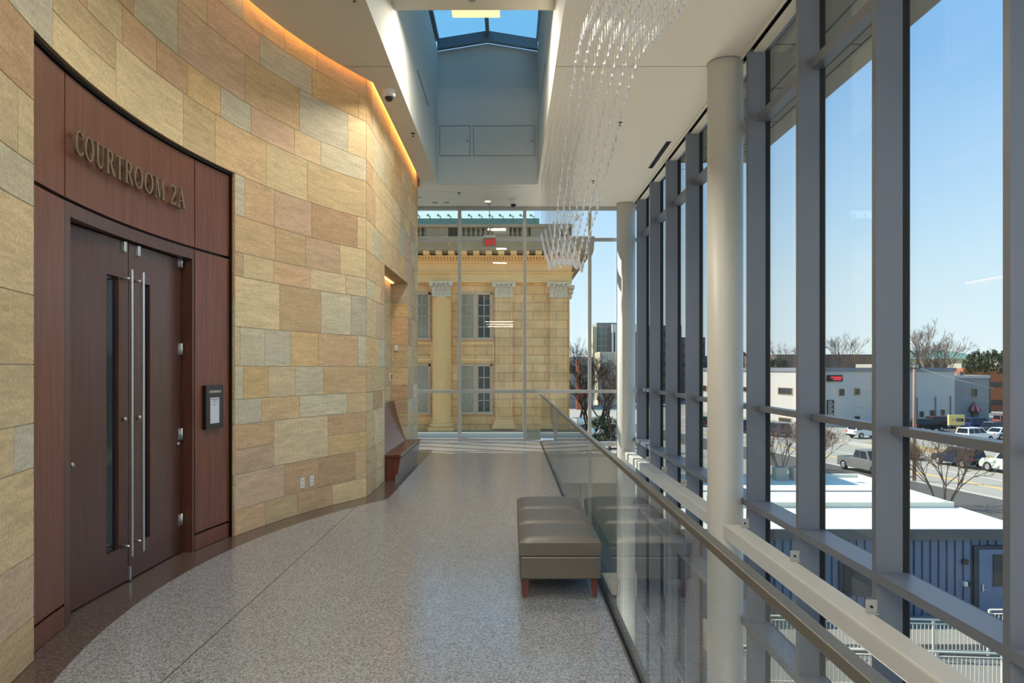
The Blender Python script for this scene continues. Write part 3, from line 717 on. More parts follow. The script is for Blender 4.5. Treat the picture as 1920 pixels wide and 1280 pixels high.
t = thing('card_reader', 'small black and white reader on the back wall of the bench niche', 'reader', (-2.1, 13.1, 1.45))
m = MB(); m.box((-2.114, 13.02, 1.43), (-2.09, 13.14, 1.56)); m.build('housing', M['plastic'], t, bevel=.003)
m = MB(); m.box((-2.09, 13.04, 1.45), (-2.086, 13.12, 1.54)); m.build('reader_face', M['black'], t)
# ------------------------------------------------------------------ upholstered bench
ob_ = thing('upholstered_bench', 'taupe three-seat backless upholstered bench with cherry wood legs beside the guardrail', 'bench', (.36, 6.2, 0))
bx0, bx1, by0, by1 = .068, .655, 5.30, 7.13
m = MB(); m.box((bx0+.004, by0+.004, .138), (bx1-.004, by1-.004, .302)); m.build('base', M['leather'], ob_, bevel=.012)
for k in range(3):
    a = by0+(by1-by0)/3*k; b = by0+(by1-by0)/3*(k+1); m = MB(); G_ = []
    N = 14
    def soft(i, j, top):
        u = i/N; v = j/N; e = 1-max(abs(2*u-1), abs(2*v-1))**8
        return (bx0+(bx1-bx0)*u, a+.005+(b-a-.010)*v, .428+.014*(1-(2*u-1)**2)*(1-(2*v-1)**2)-.030*(1-e))
    m.grid([[soft(i, j, 1) for i in range(N+1)] for j in range(N+1)], 0, True)
    for fix, rng in (('j0', 0), ('jN', N), ('i0', 0), ('iN', N)):
        top = [soft(i, rng, 1) if fix[0] == 'j' else soft(rng, i, 1) for i in range(N+1)]; bot = [(p[0], p[1], .308) for p in top]
        rows = [bot, top] if fix in ('j0', 'iN') else [top, bot]
        m.grid(rows, 0, False)
    m.build('seat_cushion', M['leather'], ob_)
for x_ in (bx0+.045, bx1-.045):
    for y_, s_ in ((by0+.05, 1), (by1-.05, -1)):
        m = MB(); t_, b_ = .022, .014
        P = [(x_-t_, y_-t_, .14), (x_+t_, y_-t_, .14), (x_+t_, y_+t_, .14), (x_-t_, y_+t_, .14), (x_-b_, y_-b_, 0), (x_+b_, y_-b_, 0), (x_+b_, y_+b_, 0), (x_-b_, y_+b_, 0)]
        m.v += P
        for q in ((0, 1, 2, 3), (4, 7, 6, 5), (0, 4, 5, 1), (1, 5, 6, 2), (2, 6, 7, 3), (3, 7, 4, 0)): m.face(q)
        m.build('leg', M['leg'], ob_)
# ------------------------------------------------------------------ hanging glass sculpture
def interp(t, K):
    if t <= K[0][0]: return K[0][1]
    for (a, va), (b, vb) in zip(K, K[1:]):
        if t <= b:
            u = (t-a)/(b-a); u = u*u*(3-2*u)*.35+u*.65; return va+(vb-va)*u
    return K[-1][1]
ZL = [(3.6, 3.75), (5.19, 4.20), (6.57, 4.50), (7.61, 4.44), (9.75, 3.68), (11.5, 3.17), (13, 3.62), (14.7, 4.24)]
ZR = [(3.6, 3.60), (4.54, 3.90), (6.21, 4.24), (7.08, 4.15), (7.81, 3.93), (9.35, 3.60), (10.17, 3.41), (11.2, 3.10), (13, 3.78), (14.7, 4.45)]
gs = thing('hanging_glass_sculpture', 'hanging sculpture of clear glass drops in seven wave-like rows over the atrium edge', 'sculpture', (.86, 9, ZC))
DP = [(.0016, .115), (.0038, .10), (.0044, .072), (.0052, .048), (.0072, .032), (.0110, .018), (.0132, .009), (.0118, .000), (.0075, -.008), (.002, -.011)]
drops = []
for r_ in range(7):
    X_ = .624+.0775*r_; u = r_/6; y_ = 3.7+.05*(r_ % 2)
    while y_ < 14.75:
        z_ = interp(y_, ZL)*(1-u)+interp(y_, ZR)*u + (.10*math.sin(u*PI) if y_ > 12.5 else 0)*min(1, (y_-12.5)/2 if y_ > 12.5 else 0)
        if 10.8 < y_ < 11.9: z_ += .05*math.sin(u*PI)
        drops.append((X_+random.uniform(-.006, .006), y_, z_)); y_ += .13 if y_ < 6 else (.175 if y_ < 10.8 else .05)
m = MB(); m.lathe(DP, (0, 0, 0), 12); proto = m.build('glass_drop', M['crystal'], gs); proto.location = drops[0]
def size_key(p): return p[1] if p[1] > 4.5 or True else 0
vis = sorted([p for p in drops if (p[2]-H)/p[1] < 690/F*1.01], key=lambda p: p[1])
keep = vis[:100]; rest = [p for p in drops if p not in keep]
proto.location = keep[0]
for p in keep[1:]:
    c = proto.copy(); COL.objects.link(c); c.parent = gs; c.matrix_parent_inverse = proto.matrix_parent_inverse.copy(); c.location = p
m = MB()
for p in rest: m.lathe(DP, p, 8)
o = m.build('glass_drop', M['crystal'], gs); o['kind'] = 'stuff'
M['wire'] = plain('fine_wire', (150, 148, 142), .4, .5)
m = MB()
for p in drops: m.tube((p[0], p[1], p[2]+.11), (p[0], p[1], ZC), .0004, n=3, cap=False)
o = m.build('suspension_wire', M['wire'], gs); o['kind'] = 'stuff'
m = MB()
for p in drops: m.lathe([(.0045, -.004), (.0045, 0)], (p[0], p[1], ZC), 6)
o = m.build('ceiling_ferrule', M['grey'], gs); o['kind'] = 'stuff'
# ------------------------------------------------------------------ ceiling fittings
def dome(x_, y_, z_, r, label):
    t = thing('dome_camera', label, 'security camera', (x_, y_, z_))
    m = MB(); m.lathe([(r*.98, 0), (r, -.01), (r*.93, -r*.95), (r*.75, -r*1.15)], (x_, y_, z_), 32); m.build('housing', M['plastic'], t)
    m = MB(); m.lathe([(r*.62*math.cos(a*PI/16), -r*1.15-r*.66*math.sin(a*PI/16)) for a in range(0, 8)]+[(.001, -r*1.81)], (x_, y_, z_), 24); m.build('dome_lens', plain('dome_black', (16, 16, 20), .06), t)
dome(-1.59, 9.75, ZC, .088, 'white dome camera with black lens on the ceiling above the stone wall corner')
dome(.075, 16.05, ZC, .10, 'white dome camera with black lens on the ceiling above the far window')
def sprinkler(x_, y_, label):
    t = thing('fire_sprinkler', label, 'sprinkler', (x_, y_, ZC))
    m = MB(); m.lathe([(.035, 0), (.035, -.005), (.012, -.008)], (x_, y_, ZC), 16); m.build('escutcheon', M['bronze'], t)
    m = MB(); m.tube((x_, y_, ZC-.005), (x_, y_, ZC-.05), .006, n=8); m.lathe([(.02, -.05), (.02, -.053)], (x_, y_, ZC), 12); m.build('sprinkler_head', M['bronze'], t)
sprinkler(-1.51, 11.56, 'small fire sprinkler on the ceiling strip beside the skylight, past the dome camera')
sprinkler(1.64, 11.04, 'small fire sprinkler on the wide ceiling between glass sculpture and side windows, the nearer one')
sprinkler(1.63, 14.5, 'small fire sprinkler on the ceiling behind the glass drops, near the far column')
sprinkler(-1.06, 15.46, 'small fire sprinkler on the far ceiling between the two access panels')
sprinkler(-1.53, 7.30, 'small fire sprinkler at the photo top edge, on the ceiling left of the skylight')
t = thing('smoke_detector', 'round white smoke detector on the far ceiling beside the end of the stone wall', 'smoke detector', (-1.96, 15.9, ZC))
m = MB(); m.lathe([(.075, 0), (.075, -.02), (.05, -.045), (.02, -.05)], (-1.96, 15.9, ZC), 24); m.build('body', M['plastic'], t)
m = MB(); m.lathe([(.062, -.03), (.062, -.034)], (-1.96, 15.9, ZC), 24); m.build('vent_ring', M['grey'], t)
t = thing('speaker_dome', 'round white fitting under the skylight cross beam at the photo top edge', 'speaker', (-.455, 8.85, 6.09))
m = MB(); m.lathe([(.10, 0), (.10, -.012), (.07, -.03)], (-.455, 8.85, 6.09), 28); m.build('rim', M['plastic'], t)
m = MB(); m.lathe([(.055, -.03), (.05, -.05), (.02, -.06)], (-.455, 8.85, 6.09), 20); m.build('grille', M['grey'], t)
def hatch(x0_, x1_, y0_, y1_, label):
    t = thing('access_panel', label, 'access panel', ((x0_+x1_)/2, (y0_+y1_)/2, ZC))
    m = MB()
    for a, b in (((x0_, y0_), (x1_, y0_+.012)), ((x0_, y1_-.012), (x1_, y1_)), ((x0_, y0_), (x0_+.012, y1_)), ((x1_-.012, y0_), (x1_, y1_))): m.box((a[0], a[1], ZC-.004), (b[0], b[1], ZC))
    m.build('frame', M['ceil'], t)
    m = MB(); m.box((x0_+.018, y0_+.018, ZC-.003), (x1_-.018, y1_-.018, ZC)); m.build('panel', M['ceil'], t)
    m = MB(); m.lathe([(.012, -.006), (.012, -.003)], (x1_-.05, y0_+.1, ZC), 10); m.build('lock', M['black'], t)
hatch(-1.76, -1.13, 15.35, 16.0, 'square white access panel in the far ceiling on the stone wall side')
hatch(-.54, .24, 14.98, 15.75, 'wide white access panel in the far ceiling just beyond the skylight')
M['hatch'] = plain('hatch_edge', (150, 156, 154), .6)
def wallhatch(x0_, x1_, z0_, z1_, label):
    t = thing('access_panel', label, 'access panel', ((x0_+x1_)/2, SY1, z0_)); y_ = SY1
    m = MB()
    for a, b in (((x0_, z0_), (x1_, z0_+.014)), ((x0_, z1_-.014), (x1_, z1_)), ((x0_, z0_), (x0_+.014, z1_)), ((x1_-.014, z0_), (x1_, z1_))): m.box((a[0], y_-.008, a[1]), (b[0], y_, b[1]))
    m.build('frame', M['hatch'], t)
    m = MB(); m.box((x0_+.022, y_-.005, z0_+.022), (x1_-.022, y_, z1_-.022)); m.build('panel', M['shaft'], t)
    m = MB(); m.lathe([(.014, -.010), (.014, -.005)], (x1_-.06, y_, (z0_+z1_)/2), 10, 0, 'Y'); m.build('lock', M['black'], t)
wallhatch(-1.405, -.785, 5.87, 6.48, 'small square access panel on the end wall of the skylight shaft')
wallhatch(-.73, .50, 5.87, 6.48, 'wide access panel on the end wall of the skylight shaft')
def slot(a, b, label):
    m = MB(); m.box(a, b); tag(m.build('air_slot', M['black'], None), label, 'air vent')
slot((SX0, 11.5, 6.255), (SX0+.004, 13.05, 6.28), 'thin black air slot on the side of the skylight shaft nearer the stone wall')
slot((SX1-.004, 11.6, 6.41), (SX1, 13.2, 6.435), 'thin black air slot on the side of the skylight shaft nearer the glass sculpture')
slot((2.53, 11.97, ZC-.004), (2.61, 13.57, ZC), 'long black slot diffuser in the ceiling beside the side windows')
slot((-1.71, 16.35, ZC-.004), (-1.60, 16.42, ZC), 'tiny grey ceiling slot above the far window, the one nearer the stone wall')
slot((-1.45, 16.35, ZC-.004), (-1.34, 16.42, ZC), 'tiny grey ceiling slot above the far window, the one nearer the exit sign')
WARM = (255, 214, 150)
def downlight(x_, y_, z_, label, e=12):
    t = thing('recessed_downlight', label, 'light', (x_, y_, z_))
    m = MB(); m.lathe([(.085, 0), (.085, -.006), (.068, -.006)], (x_, y_, z_), 28); m.build('trim_ring', M['plastic'], t)
    m = MB(); m.lathe([(.066, -.008), (.066, -.007)], (x_, y_, z_), 28); m.build('lens', emis('warm_lens', WARM, e), t)
downlight(-.485, 16.25, ZC, 'lit round recessed downlight in the far ceiling above the exit sign', 4)
t = thing('linear_light', 'glowing warm rectangular light fitting below the skylight, beyond the cross beam', 'light', (-.435, 9.45, 6.2))
m = MB(); m.box((-.746, 9.23, 6.20), (-.124, 9.62, 6.27)); m.build('housing', M['plastic'], t)
m = MB(); m.box((-.74, 9.235, 6.195), (-.13, 9.615, 6.20)); m.build('diffuser', emis('warm_diffuser', (255, 226, 140), 1.3), t); area('downlight', (-.435, 9.43, 6.19), .6, .36, SHAFT*2.2, False, (1, .90, .74), t)
cl = thing('cove_light', 'warm linear light hidden in the slot along the top of the stone wall', 'light', (-1.8, 6, 5.5))
m = MB(); ss = [sy(2.0)+i*.2 for i in range(int((LP.s[-1]-sy(2.0))/.2))]
for a, b in zip(ss, ss[1:]):
    p, q, p2, q2 = LP.at(a, .012), LP.at(b, .012), LP.at(a, .070), LP.at(b, .070)
    m.poly([(p[0], p[1], 5.50), (q[0], q[1], 5.50), (q2[0], q2[1], 5.50), (p2[0], p2[1], 5.50)])
m.build('light_strip', emis('cove_glow', (255, 194, 126), 15), cl)
t = thing('niche_light', 'warm strip light in the top of the bench niche', 'light', (-2.05, 12, 3.15))
m = MB(); m.box((-2.09, 10.9, 3.145), (-2.05, 13.1, 3.155)); m.build('light_strip', emis('niche_glow', (255, 190, 100), 5), t)
# exit sign
ex = thing('exit_sign', 'red and grey EXIT sign with a left arrow hanging in front of the far window', 'exit sign', (-.46, 16.55, 4.4)); ey = 16.55; exx = -.455
m = MB(); m.tube((exx, ey, 4.62), (exx, ey, ZC), .008, n=10); m.build('stem', M['far_mull'], ex)
m = MB(); m.lathe([(.05, 0), (.05, -.012), (.02, -.02)], (exx, ey, ZC), 20); m.build('ceiling_plate', M['far_mull'], ex)
m = MB(); m.prism([(-.13, 0), (.13, 0), (.15, -.07), (-.15, -.07)][::-1], -.03, .03, 0, basis((exx, ey, 4.62), (1, 0, 0), (0, 0, 1), (0, -1, 0))); m.build('housing', M['far_mull'], ex)
m = MB(); m.box((exx-.145, ey-.008, 4.36), (exx+.145, ey+.008, 4.55)); ef = m.build('face_panel', M['grey'], ex, bevel=.01)
m = MB(); B = basis((exx-.085, ey-.009, 4.385), (1, 0, 0), (0, 0, 1), (0, -1, 0), .14); x_ = 0
for c in 'EXIT': sans_glyph(c, m, 0, .02, B @ Matrix.Translation((x_, 0, 0)), 0, .15); x_ += {'E': .40, 'X': .52, 'I': .28, 'T': .4}[c]*0.93
sans_glyph('<', m, 0, .02, basis((exx-.145, ey-.009, 4.42), (1, 0, 0), (0, 0, 1), (0, -1, 0), .08), 0, .22)
m.build('lettering', emis('lit_red', (215, 22, 32), .35), ef)
# ================================================================== OUTSIDE
M['asphalt'] = plain('pale_asphalt', (158, 153, 142), 0.9, var=0.10, scale=0.35)
M['asphalt_dark'] = plain('dark_asphalt', (84, 80, 76), 0.9, var=0.12, scale=0.6)  # parking lot asphalt; also carries the painted shadow beside the road
M['concrete'] = plain('pale_concrete', (180, 174, 160), 0.9, var=0.08, scale=0.8)  # one even pale tone
M['grass'] = plain('dry_grass', (156, 132, 84), 0.95, var=0.25, scale=2)
M['yellow'] = plain('yellow_road_paint', (226, 186, 84), 0.8)
M['whitepaint'] = plain('white_road_paint', (214, 210, 200), 0.8)
M['lime'] = plain('limestone', (255, 196, 128), 0.85, var=0.14, scale=1.5)
def coursed(name, c1, c2, mortar):
    m, nt, b = newmat(name); tc = nt.nodes.new('ShaderNodeTexCoord'); sp = nt.nodes.new('ShaderNodeSeparateXYZ'); cb = nt.nodes.new('ShaderNodeCombineXYZ')
    nt.links.new(tc.outputs['Object'], sp.inputs[0]); nt.links.new(sp.outputs['X'], cb.inputs['X']); nt.links.new(sp.outputs['Z'], cb.inputs['Y'])
    br = nt.nodes.new('ShaderNodeTexBrick'); br.inputs['Scale'].default_value = 1; br.inputs['Brick Width'].default_value = 1.25; br.inputs['Row Height'].default_value = .47
    br.inputs['Mortar Size'].default_value = .014; br.inputs['Color1'].default_value = lin(c1); br.inputs['Color2'].default_value = lin(c2); br.inputs['Mortar'].default_value = lin(mortar); nt.links.new(cb.outputs[0], br.inputs['Vector'])
    nz = nt.nodes.new('ShaderNodeTexNoise'); nz.inputs['Scale'].default_value = 1.1; nz.inputs['Detail'].default_value = 7; nt.links.new(tc.outputs['Object'], nz.inputs[0])
    mr = nt.nodes.new('ShaderNodeMapRange'); mr.inputs[1].default_value = .3; mr.inputs[2].default_value = .7; mr.inputs[3].default_value = .78; mr.inputs[4].default_value = 1.1; nt.links.new(nz.outputs[0], mr.inputs[0])
    sc = nt.nodes.new('ShaderNodeVectorMath'); sc.operation = 'SCALE'; nt.links.new(br.outputs['Color'], sc.inputs[0]); nt.links.new(mr.outputs[0], sc.inputs['Scale'])
    nt.links.new(sc.outputs[0], b.inputs['Base Color']); b.inputs['Roughness'].default_value = .9; return m
M['lime_wall'] = coursed('coursed_limestone', (250, 196, 132), (236, 178, 112), (190, 140, 88))
M['lime2'] = plain('darker_limestone', (168, 148, 118), 0.9, var=0.22, scale=1.3)  # darker stone tone for cornice, parapet, attic and plinth
M['capital'] = plain('carved_grey_stone', (226, 204, 172), 0.9, var=0.2, scale=6)
M['green'] = plain('copper_green', (104, 140, 128), 0.6, var=0.15)
M['tile'] = plain('pale_green_roof', (196, 212, 200), 0.6, var=0.08)
M['frame'] = plain('tan_window_frame', (196, 166, 132), 0.6)
M['pane'] = plain('pane_painted_reflection', (150, 142, 120), 0.10, var=0.30, scale=.7)  # reflection of yellow stone put into the pane colour
M['pane_dark'] = plain('courthouse_dark_pane', (52, 50, 48), 0.08, var=0.3, scale=.7)
# --- ground
mb = MB(); mb.box((-120, -60, GZ-.3), (420, 700, GZ)); struct(mb.build('floor_street', M['asphalt']))
rd = Vector((-5.9, 30.3, 0)).normalized(); rn = Vector((rd.y, -rd.x, 0))      # road runs away from the camera, to the left
def RP_(u, v, z=0): p = Vector((35.3, 53.7, GZ))+rd*u+rn*v; return (p.x, p.y, GZ+z)
def strip(u0, u1, v0, v1, z0_, z1_, mb, mi=0):
    P = [RP_(u0, v0), RP_(u0, v1), RP_(u1, v1), RP_(u1, v0)]; mb.prism([(p[0], p[1]) for p in P], GZ+z0_, GZ+z1_, mi)
mb = MB(); strip(-60, 80, -9.5, -3.9, .0, .012, mb); tag(mb.build('lane_painted_shade', M['asphalt_dark']), 'strip along the near side of the road outside, shadow painted as dark asphalt', 'road lane')  # shadow along the road put into the asphalt colour
mb = MB(); strip(-60, 80, -.30, -.18, .0, .014, mb); strip(-60, 80, .0, .12, 0, .014, mb); tag(mb.build('road_centre_line', M['yellow']), 'double yellow centre line on the road outside', 'road marking')
mb = MB(); strip(-60, 80, 3.1, 3.2, .0, .014, mb); strip(-60, 80, -3.5, -3.4, 0, .014, mb); o = tag(mb.build('lane_line', M['whitepaint']), 'thin white lane lines on the road outside', 'road marking')
mb = MB(); strip(-60, 80, 8.6, 10.6, 0, .15, mb); tag(mb.build('far_sidewalk', M['concrete']), 'pale concrete sidewalk on the far side of the road', 'sidewalk')
mb = MB(); strip(-30, 30, 10.7, 15, 0, .10, mb); tag(mb.build('grass_verge', M['grass']), 'strip of dry brown grass beyond the far sidewalk', 'grass', kind='stuff')
mb = MB(); mb.prism([(58, 92), (62, 84), (110, 92), (110, 112), (50, 108)], GZ, GZ+.011); tag(mb.build('parking_lot', M['asphalt_dark']), 'dark asphalt parking lot in front of the grey two-storey buildings', 'parking lot')
mb = MB(); mb.prism([(4.6, 36), (14, 36), (14, 62), (4.6, 62)], GZ, GZ+.02); tag(mb.build('dry_lawn', M['grass']), 'dry yellow lawn below the far window beside the courthouse', 'grass', kind='stuff')
mb = MB(); mb.box((3.1, 2, GZ), (18, 19.3, GZ+.02)); tag(mb.build('service_yard', plain('dark_yard_asphalt', (104, 100, 92), .9, var=.12, scale=1)), 'dark asphalt yard with ramps right outside the side windows', 'pavement')  # darker asphalt tone over the whole yard
# --- courthouse, seen through the far window
cy0 = 40.0; K = cy0/F
def cz(py): return H-(py-690)*K
def cx_(px): return (px-956)*K
ch = thing('courthouse', 'old limestone courthouse with fluted column, carved capitals and balustrade outside the far window', 'building', (-4, cy0, GZ))
XR = 3.22; XL = -16.0
bm_ = 3.35  # bay
mb = MB()
mb.box((XL, cy0, GZ), (XR, cy0+22, cz(530)), 0)
for k in range(26):                       # coursing on the wall: thin raised blocks
    z0_ = GZ+k*.47
    if z0_+.46 < cz(532):
        x_ = XL+(.6 if k % 2 else 0)
        while x_ < XR: mb.box((x_+.01, cy0-.025, z0_+.01), (min(x_+1.19, XR), cy0, z0_+.46), 0); x_ += 1.2
mb.build('stone_wall', M['lime_wall'], ch)
mb = MB(); mb.box((XL, cy0-.20, cz(530)), (XR+.12, cy0+22, cz(512)), 0); mb.box((XL, cy0-.28, cz(513.5)), (XR+.2, cy0+22, cz(511)), 0); mb.box((XL, cy0-.16, cz(511)), (XR+.1, cy0+22, cz(494)), 0); mb.build('entablature', M['lime'], ch)
mb = MB(); mb.box((XL, cy0-.30, cz(494)), (XR+.3, cy0+22, cz(491)), 0)
x_ = XL
while x_ < XR+.3: mb.box((x_, cy0-.38, cz(490)), (x_+.085, cy0-.28, cz(484)), 0); x_ += .165
mb.box((XL, cy0-.28, cz(491)), (XR+.28, cy0+22, cz(480)), 0); mb.box((XL, cy0-.48, cz(484)), (XR+.45, cy0+22, cz(481)), 0); mb.build('dentil_band', M['lime'], ch)
mb = MB(); x_ = XL+.2
while x_ < XR+.4: mb.box((x_, cy0-.92, cz(481)), (x_+.32, cy0-.3, cz(474)), 0); x_ += .66
mb.build('modillion_row', M['lime'], ch)
mb = MB(); mb.prism([(0, cz(480)), (-1.0, cz(474)), (-1.05, cz(468)), (-1.35, cz(454)), (-1.35, cz(451)), (0, cz(450))], XL, XR+1.2, 0, Matrix(((0, 0, 1, 0), (1, 0, 0, cy0), (0, 1, 0, 0), (0, 0, 0, 1))))
mb.box((XL, cy0, cz(474)), (XR+1.2, cy0+22, cz(450)), 0); mb.build('cornice', M['lime2'], ch)
mb = MB(); mb.box((XL, cy0-.15, cz(449)), (XR+.15, cy0+.35, cz(444)), 0); mb.box((XL, cy0-.2, cz(427)), (XR+.2, cy0+.4, cz(421)), 0); mb.box((cx_(995), cy0-.1, cz(445)), (XR+.1, cy0+.3, cz(426)), 0); mb.box((XR-.6, cy0-.1, cz(445)), (XR+.1, cy0+20, cz(421)), 0)
bal = []
for bx in (940, 825, 710, 595, 480): mb.box((cx_(bx)-.45 - (.3 if bx == 825 else 0), cy0-.1, cz(445)), (cx_(bx)+.45, cy0+.3, cz(426)), 0)
mb.build('parapet', M['lime2'], ch)
bprof = [(.10, cz(445)), (.10, cz(443.5)), (.05, cz(442.5)), (.115, cz(438.5)), (.10, cz(435.5)), (.05, cz(431)), (.085, cz(428.5)), (.10, cz(427.5)), (.10, cz(426.5))]
proto_b = None
for a, b in ((783, 815), (860, 924), (956, 992), (728, 783), (630, 695)):
    x_ = cx_(a)+.14
    while x_ < cx_(b)-.05:
        if proto_b is None:
            m = MB(); m.lathe(bprof, (0, 0, 0), 10); proto_b = m.build('baluster', M['lime2'], ch); proto_b.location = (x_, cy0+.1, 0)
        else:
            c = proto_b.copy(); COL.objects.link(c); c.parent = ch; c.matrix_parent_inverse = proto_b.matrix_parent_inverse.copy(); c.location = (x_, cy0+.1, 0)
        x_ += .262
mb = MB(); mb.box((XL, cy0+1.2, cz(450)), (cx_(1000), cy0+18, cz(415)), 0); mb.build('attic_wall', M['lime2'], ch)
mb = MB(); mb.box((XL, cy0+.6, cz(417)), (cx_(1012), cy0+19, cz(405)), 0); mb.build('copper_gutter', M['green'], ch)
mb = MB(); mb.prism([(0, cz(405)), (.9, cz(384)), (9, cz(330)), (18, cz(405))][::-1], XL, cx_(1003), 0, Matrix(((0, 0, 1, 0), (1, 0, 0, cy0+.7), (0, 1, 0, 0), (0, 0, 0, 1)))); rf = mb.build('roof', M['tile'], ch)
mb = MB(); x_ = XL
while x_ < cx_(995): mb.box((x_, cy0+1.0, cz(405)+.05), (x_+.10, cy0+1.5, cz(394)), 0, None, None); mb.box((x_+.2, cy0+.55, cz(408)), (x_+.25, cy0+.62, cz(401))); x_ += .57
mb.build('snow_guard_row', M['green'], rf)
def capital(mb, x, w0, yc, dep):
    """corinthian capital: bell, two tiers of leaves, corner scrolls, abacus and rosette"""
    z0_, z1_ = cz(558), cz(530); h = z1_-z0_
    mb.box((x-w0*.5, yc-dep*.5, z0_), (x+w0*.5, yc+.2, z1_-.1)); mb.box((x-w0*.54, yc-dep*.55, z0_), (x+w0*.54, yc+.2, z0_+.05))
    for tier, (zz, hh_, out, nn) in enumerate(((z0_+.05, .30, .06, 5), (z0_+.24, .30, .12, 4))):
        for i in range(nn):
            xx = x-w0*.45+w0*.9*(i+.5)/nn; lw = w0*.9/nn*.46
            P = [(0, -lw*.7), (0, lw*.7)]
            for s0_, s1_, o0, o1, l0, l1 in ((0, .55, .0, .3, .75, 1.0), (.55, .85, .3, .8, 1.0, .8), (.85, 1.0, .8, 1.2, .8, .3)):
                y0_ = yc-dep*.5-out*o0-.02; y1_ = yc-dep*.5-out*o1-.02
                mb.poly([(xx-lw*l0, y0_, zz+hh_*s0_), (xx+lw*l0, y0_, zz+hh_*s0_), (xx+lw*l1, y1_, zz+hh_*s1_), (xx-lw*l1, y1_, zz+hh_*s1_)])
                mb.tube((xx, y0_-.015, zz+hh_*s0_), (xx, y1_-.015, zz+hh_*s1_), .018, .014, n=5)
            mb.tube((xx-lw*.5, yc-dep*.5-out*1.1, zz+hh_*.93), (xx+lw*.5, yc-dep*.5-out*1.1, zz+hh_*.93), .03, n=6)
    for sx in (-1, 1):
        for t_, r_ in ((0, .10), (1, .06)):
            xx = x+sx*w0*(.56-.30*t_); mb.lathe([(r_, -.04), (r_, .04)], (xx, yc-dep*.5-.10, z1_-.16), 12, 0, 'Y'); mb.lathe([(r_*.45, -.06), (r_*.45, .06)], (xx, yc-dep*.5-.10, z1_-.16), 10, 0, 'Y')
        ribbon(mb, [(x+sx*.06, z0_+.40), (x+sx*w0*.3, z1_-.2), (x+sx*w0*.5, z1_-.14)], .05, 0, .06, basis((0, yc-dep*.5-.02, 0), (1, 0, 0), (0, 0, 1), (0, -1, 0)))
    mb.box((x-w0*.66, yc-dep*.5-.14, z1_-.07), (x+w0*.66, yc+.2, z1_)); mb.box((x-w0*.60, yc-dep*.5-.10, z1_-.11), (x+w0*.60, yc+.2, z1_-.07))
    mb.lathe([(.075, -.05), (.075, .04)], (x, yc-dep*.5-.15, z1_-.07), 12, 0, 'Y')
for px_, kind_ in ((945, 'p'), (1047, 'p'), (829, 'c'), (713, 'c'), (597, 'c')):
    x_ = cx_(px_); pr_ = None
    nm = 'pilaster' if kind_ == 'p' else 'fluted_column'
    m = MB()
    if kind_ == 'p':
        m.box((x_-.46, cy0-.18, cz(786)), (x_+.46, cy0, cz(558)))
        k = 0; z_ = cz(786)
        while z_ < cz(560): m.box((x_-.465, cy0-.19, z_+.012), (x_+.465, cy0-.02, min(z_+.46, cz(558)))); z_ += .47
    else:
        N = 72; P = []
        for i in range(N):
            a = 2*PI*i/N; r = .50-.035*max(0, math.sin(a*18/1)); P.append((x_+r*math.cos(a), cy0-.18+r*math.sin(a)))
        m.prism(P, cz(786), cz(558))
    pr_ = m.build(nm, M['lime_wall' if kind_ == 'p' else 'lime'], ch)
    m = MB()
    if kind_ == 'p':
        m.box((x_-.62, cy0-.34, cz(803)), (x_+.62, cy0, cz(795))); m.box((x_-.54, cy0-.28, cz(795)), (x_+.54, cy0, cz(790))); m.box((x_-.50, cy0-.24, cz(790)), (x_+.50, cy0, cz(786)))
    else:
        m.box((x_-.68, cy0-.86, cz(806)), (x_+.68, cy0, cz(799))); m.lathe([(.62, cz(799)), (.68, cz(797)), (.66, cz(794)), (.56, cz(793)), (.55, cz(791)), (.60, cz(790)), (.58, cz(788)), (.5, cz(786))], (x_, cy0-.18, 0), 28)
    m.build('column_base', M['lime'], pr_)
    m = MB(); capital(m, x_, .96, cy0-.08 if kind_ == 'p' else cy0-.18, .34 if kind_ == 'p' else .9); m.build('capital', M['capital'], pr_)
m = MB()
m2_ = MB(); 
for i_ in range(3):
    m2_.box((XR-.02, cy0+.1, cz(558)+i_*.25), (XR+.14+.07*i_, cy0+.9, cz(558)+i_*.25+.2))
m2_.build('side_capital', M['capital'], ch)
def cwin(pc, ya, yb, dark):
    xc = cx_(pc); z1_, z0_ = cz(ya), cz(yb); w_ = .80
    m = MB()
    m.box((xc-w_-.10, cy0-.10, z0_-.10), (xc-w_, cy0-.01, z1_+.10)); m.box((xc+w_, cy0-.10, z0_-.10), (xc+w_+.10, cy0-.01, z1_+.10)); m.box((xc-w_-.10, cy0-.10, z1_), (xc+w_+.10, cy0-.01, z1_+.10)); m.box((xc-w_-.16, cy0-.16, z0_-.12), (xc+w_+.16, cy0-.01, z0_))
    m.box((xc-.10, cy0-.09, z0_), (xc+.10, cy0-.01, z1_))
    for sx in (-1, 1):
        c_ = xc+sx*(w_+.10)/2; hw = (w_-.10)/2
        for q in (-hw+.02, 0, hw-.02): m.box((c_+q-.022, cy0-.07, z0_), (c_+q+.022, cy0-.03, z1_))
        for r_ in range(5): zz = z0_+(z1_-z0_)*r_/4; m.box((c_-hw, cy0-.07, zz-.022), (c_+hw, cy0-.03, zz+.022))
    fr = m.build('window_frame', M['frame'], ch)
    for sx in (-1, 1):
        m = MB(); c_ = xc+sx*(w_+.10)/2; hw = (w_-.10)/2; m.box((c_-hw, cy0-.045, z0_), (c_+hw, cy0-.035, z1_)); m.build('window_pane', M['pane_dark' if (dark and sx == 1) else 'pane'], fr)
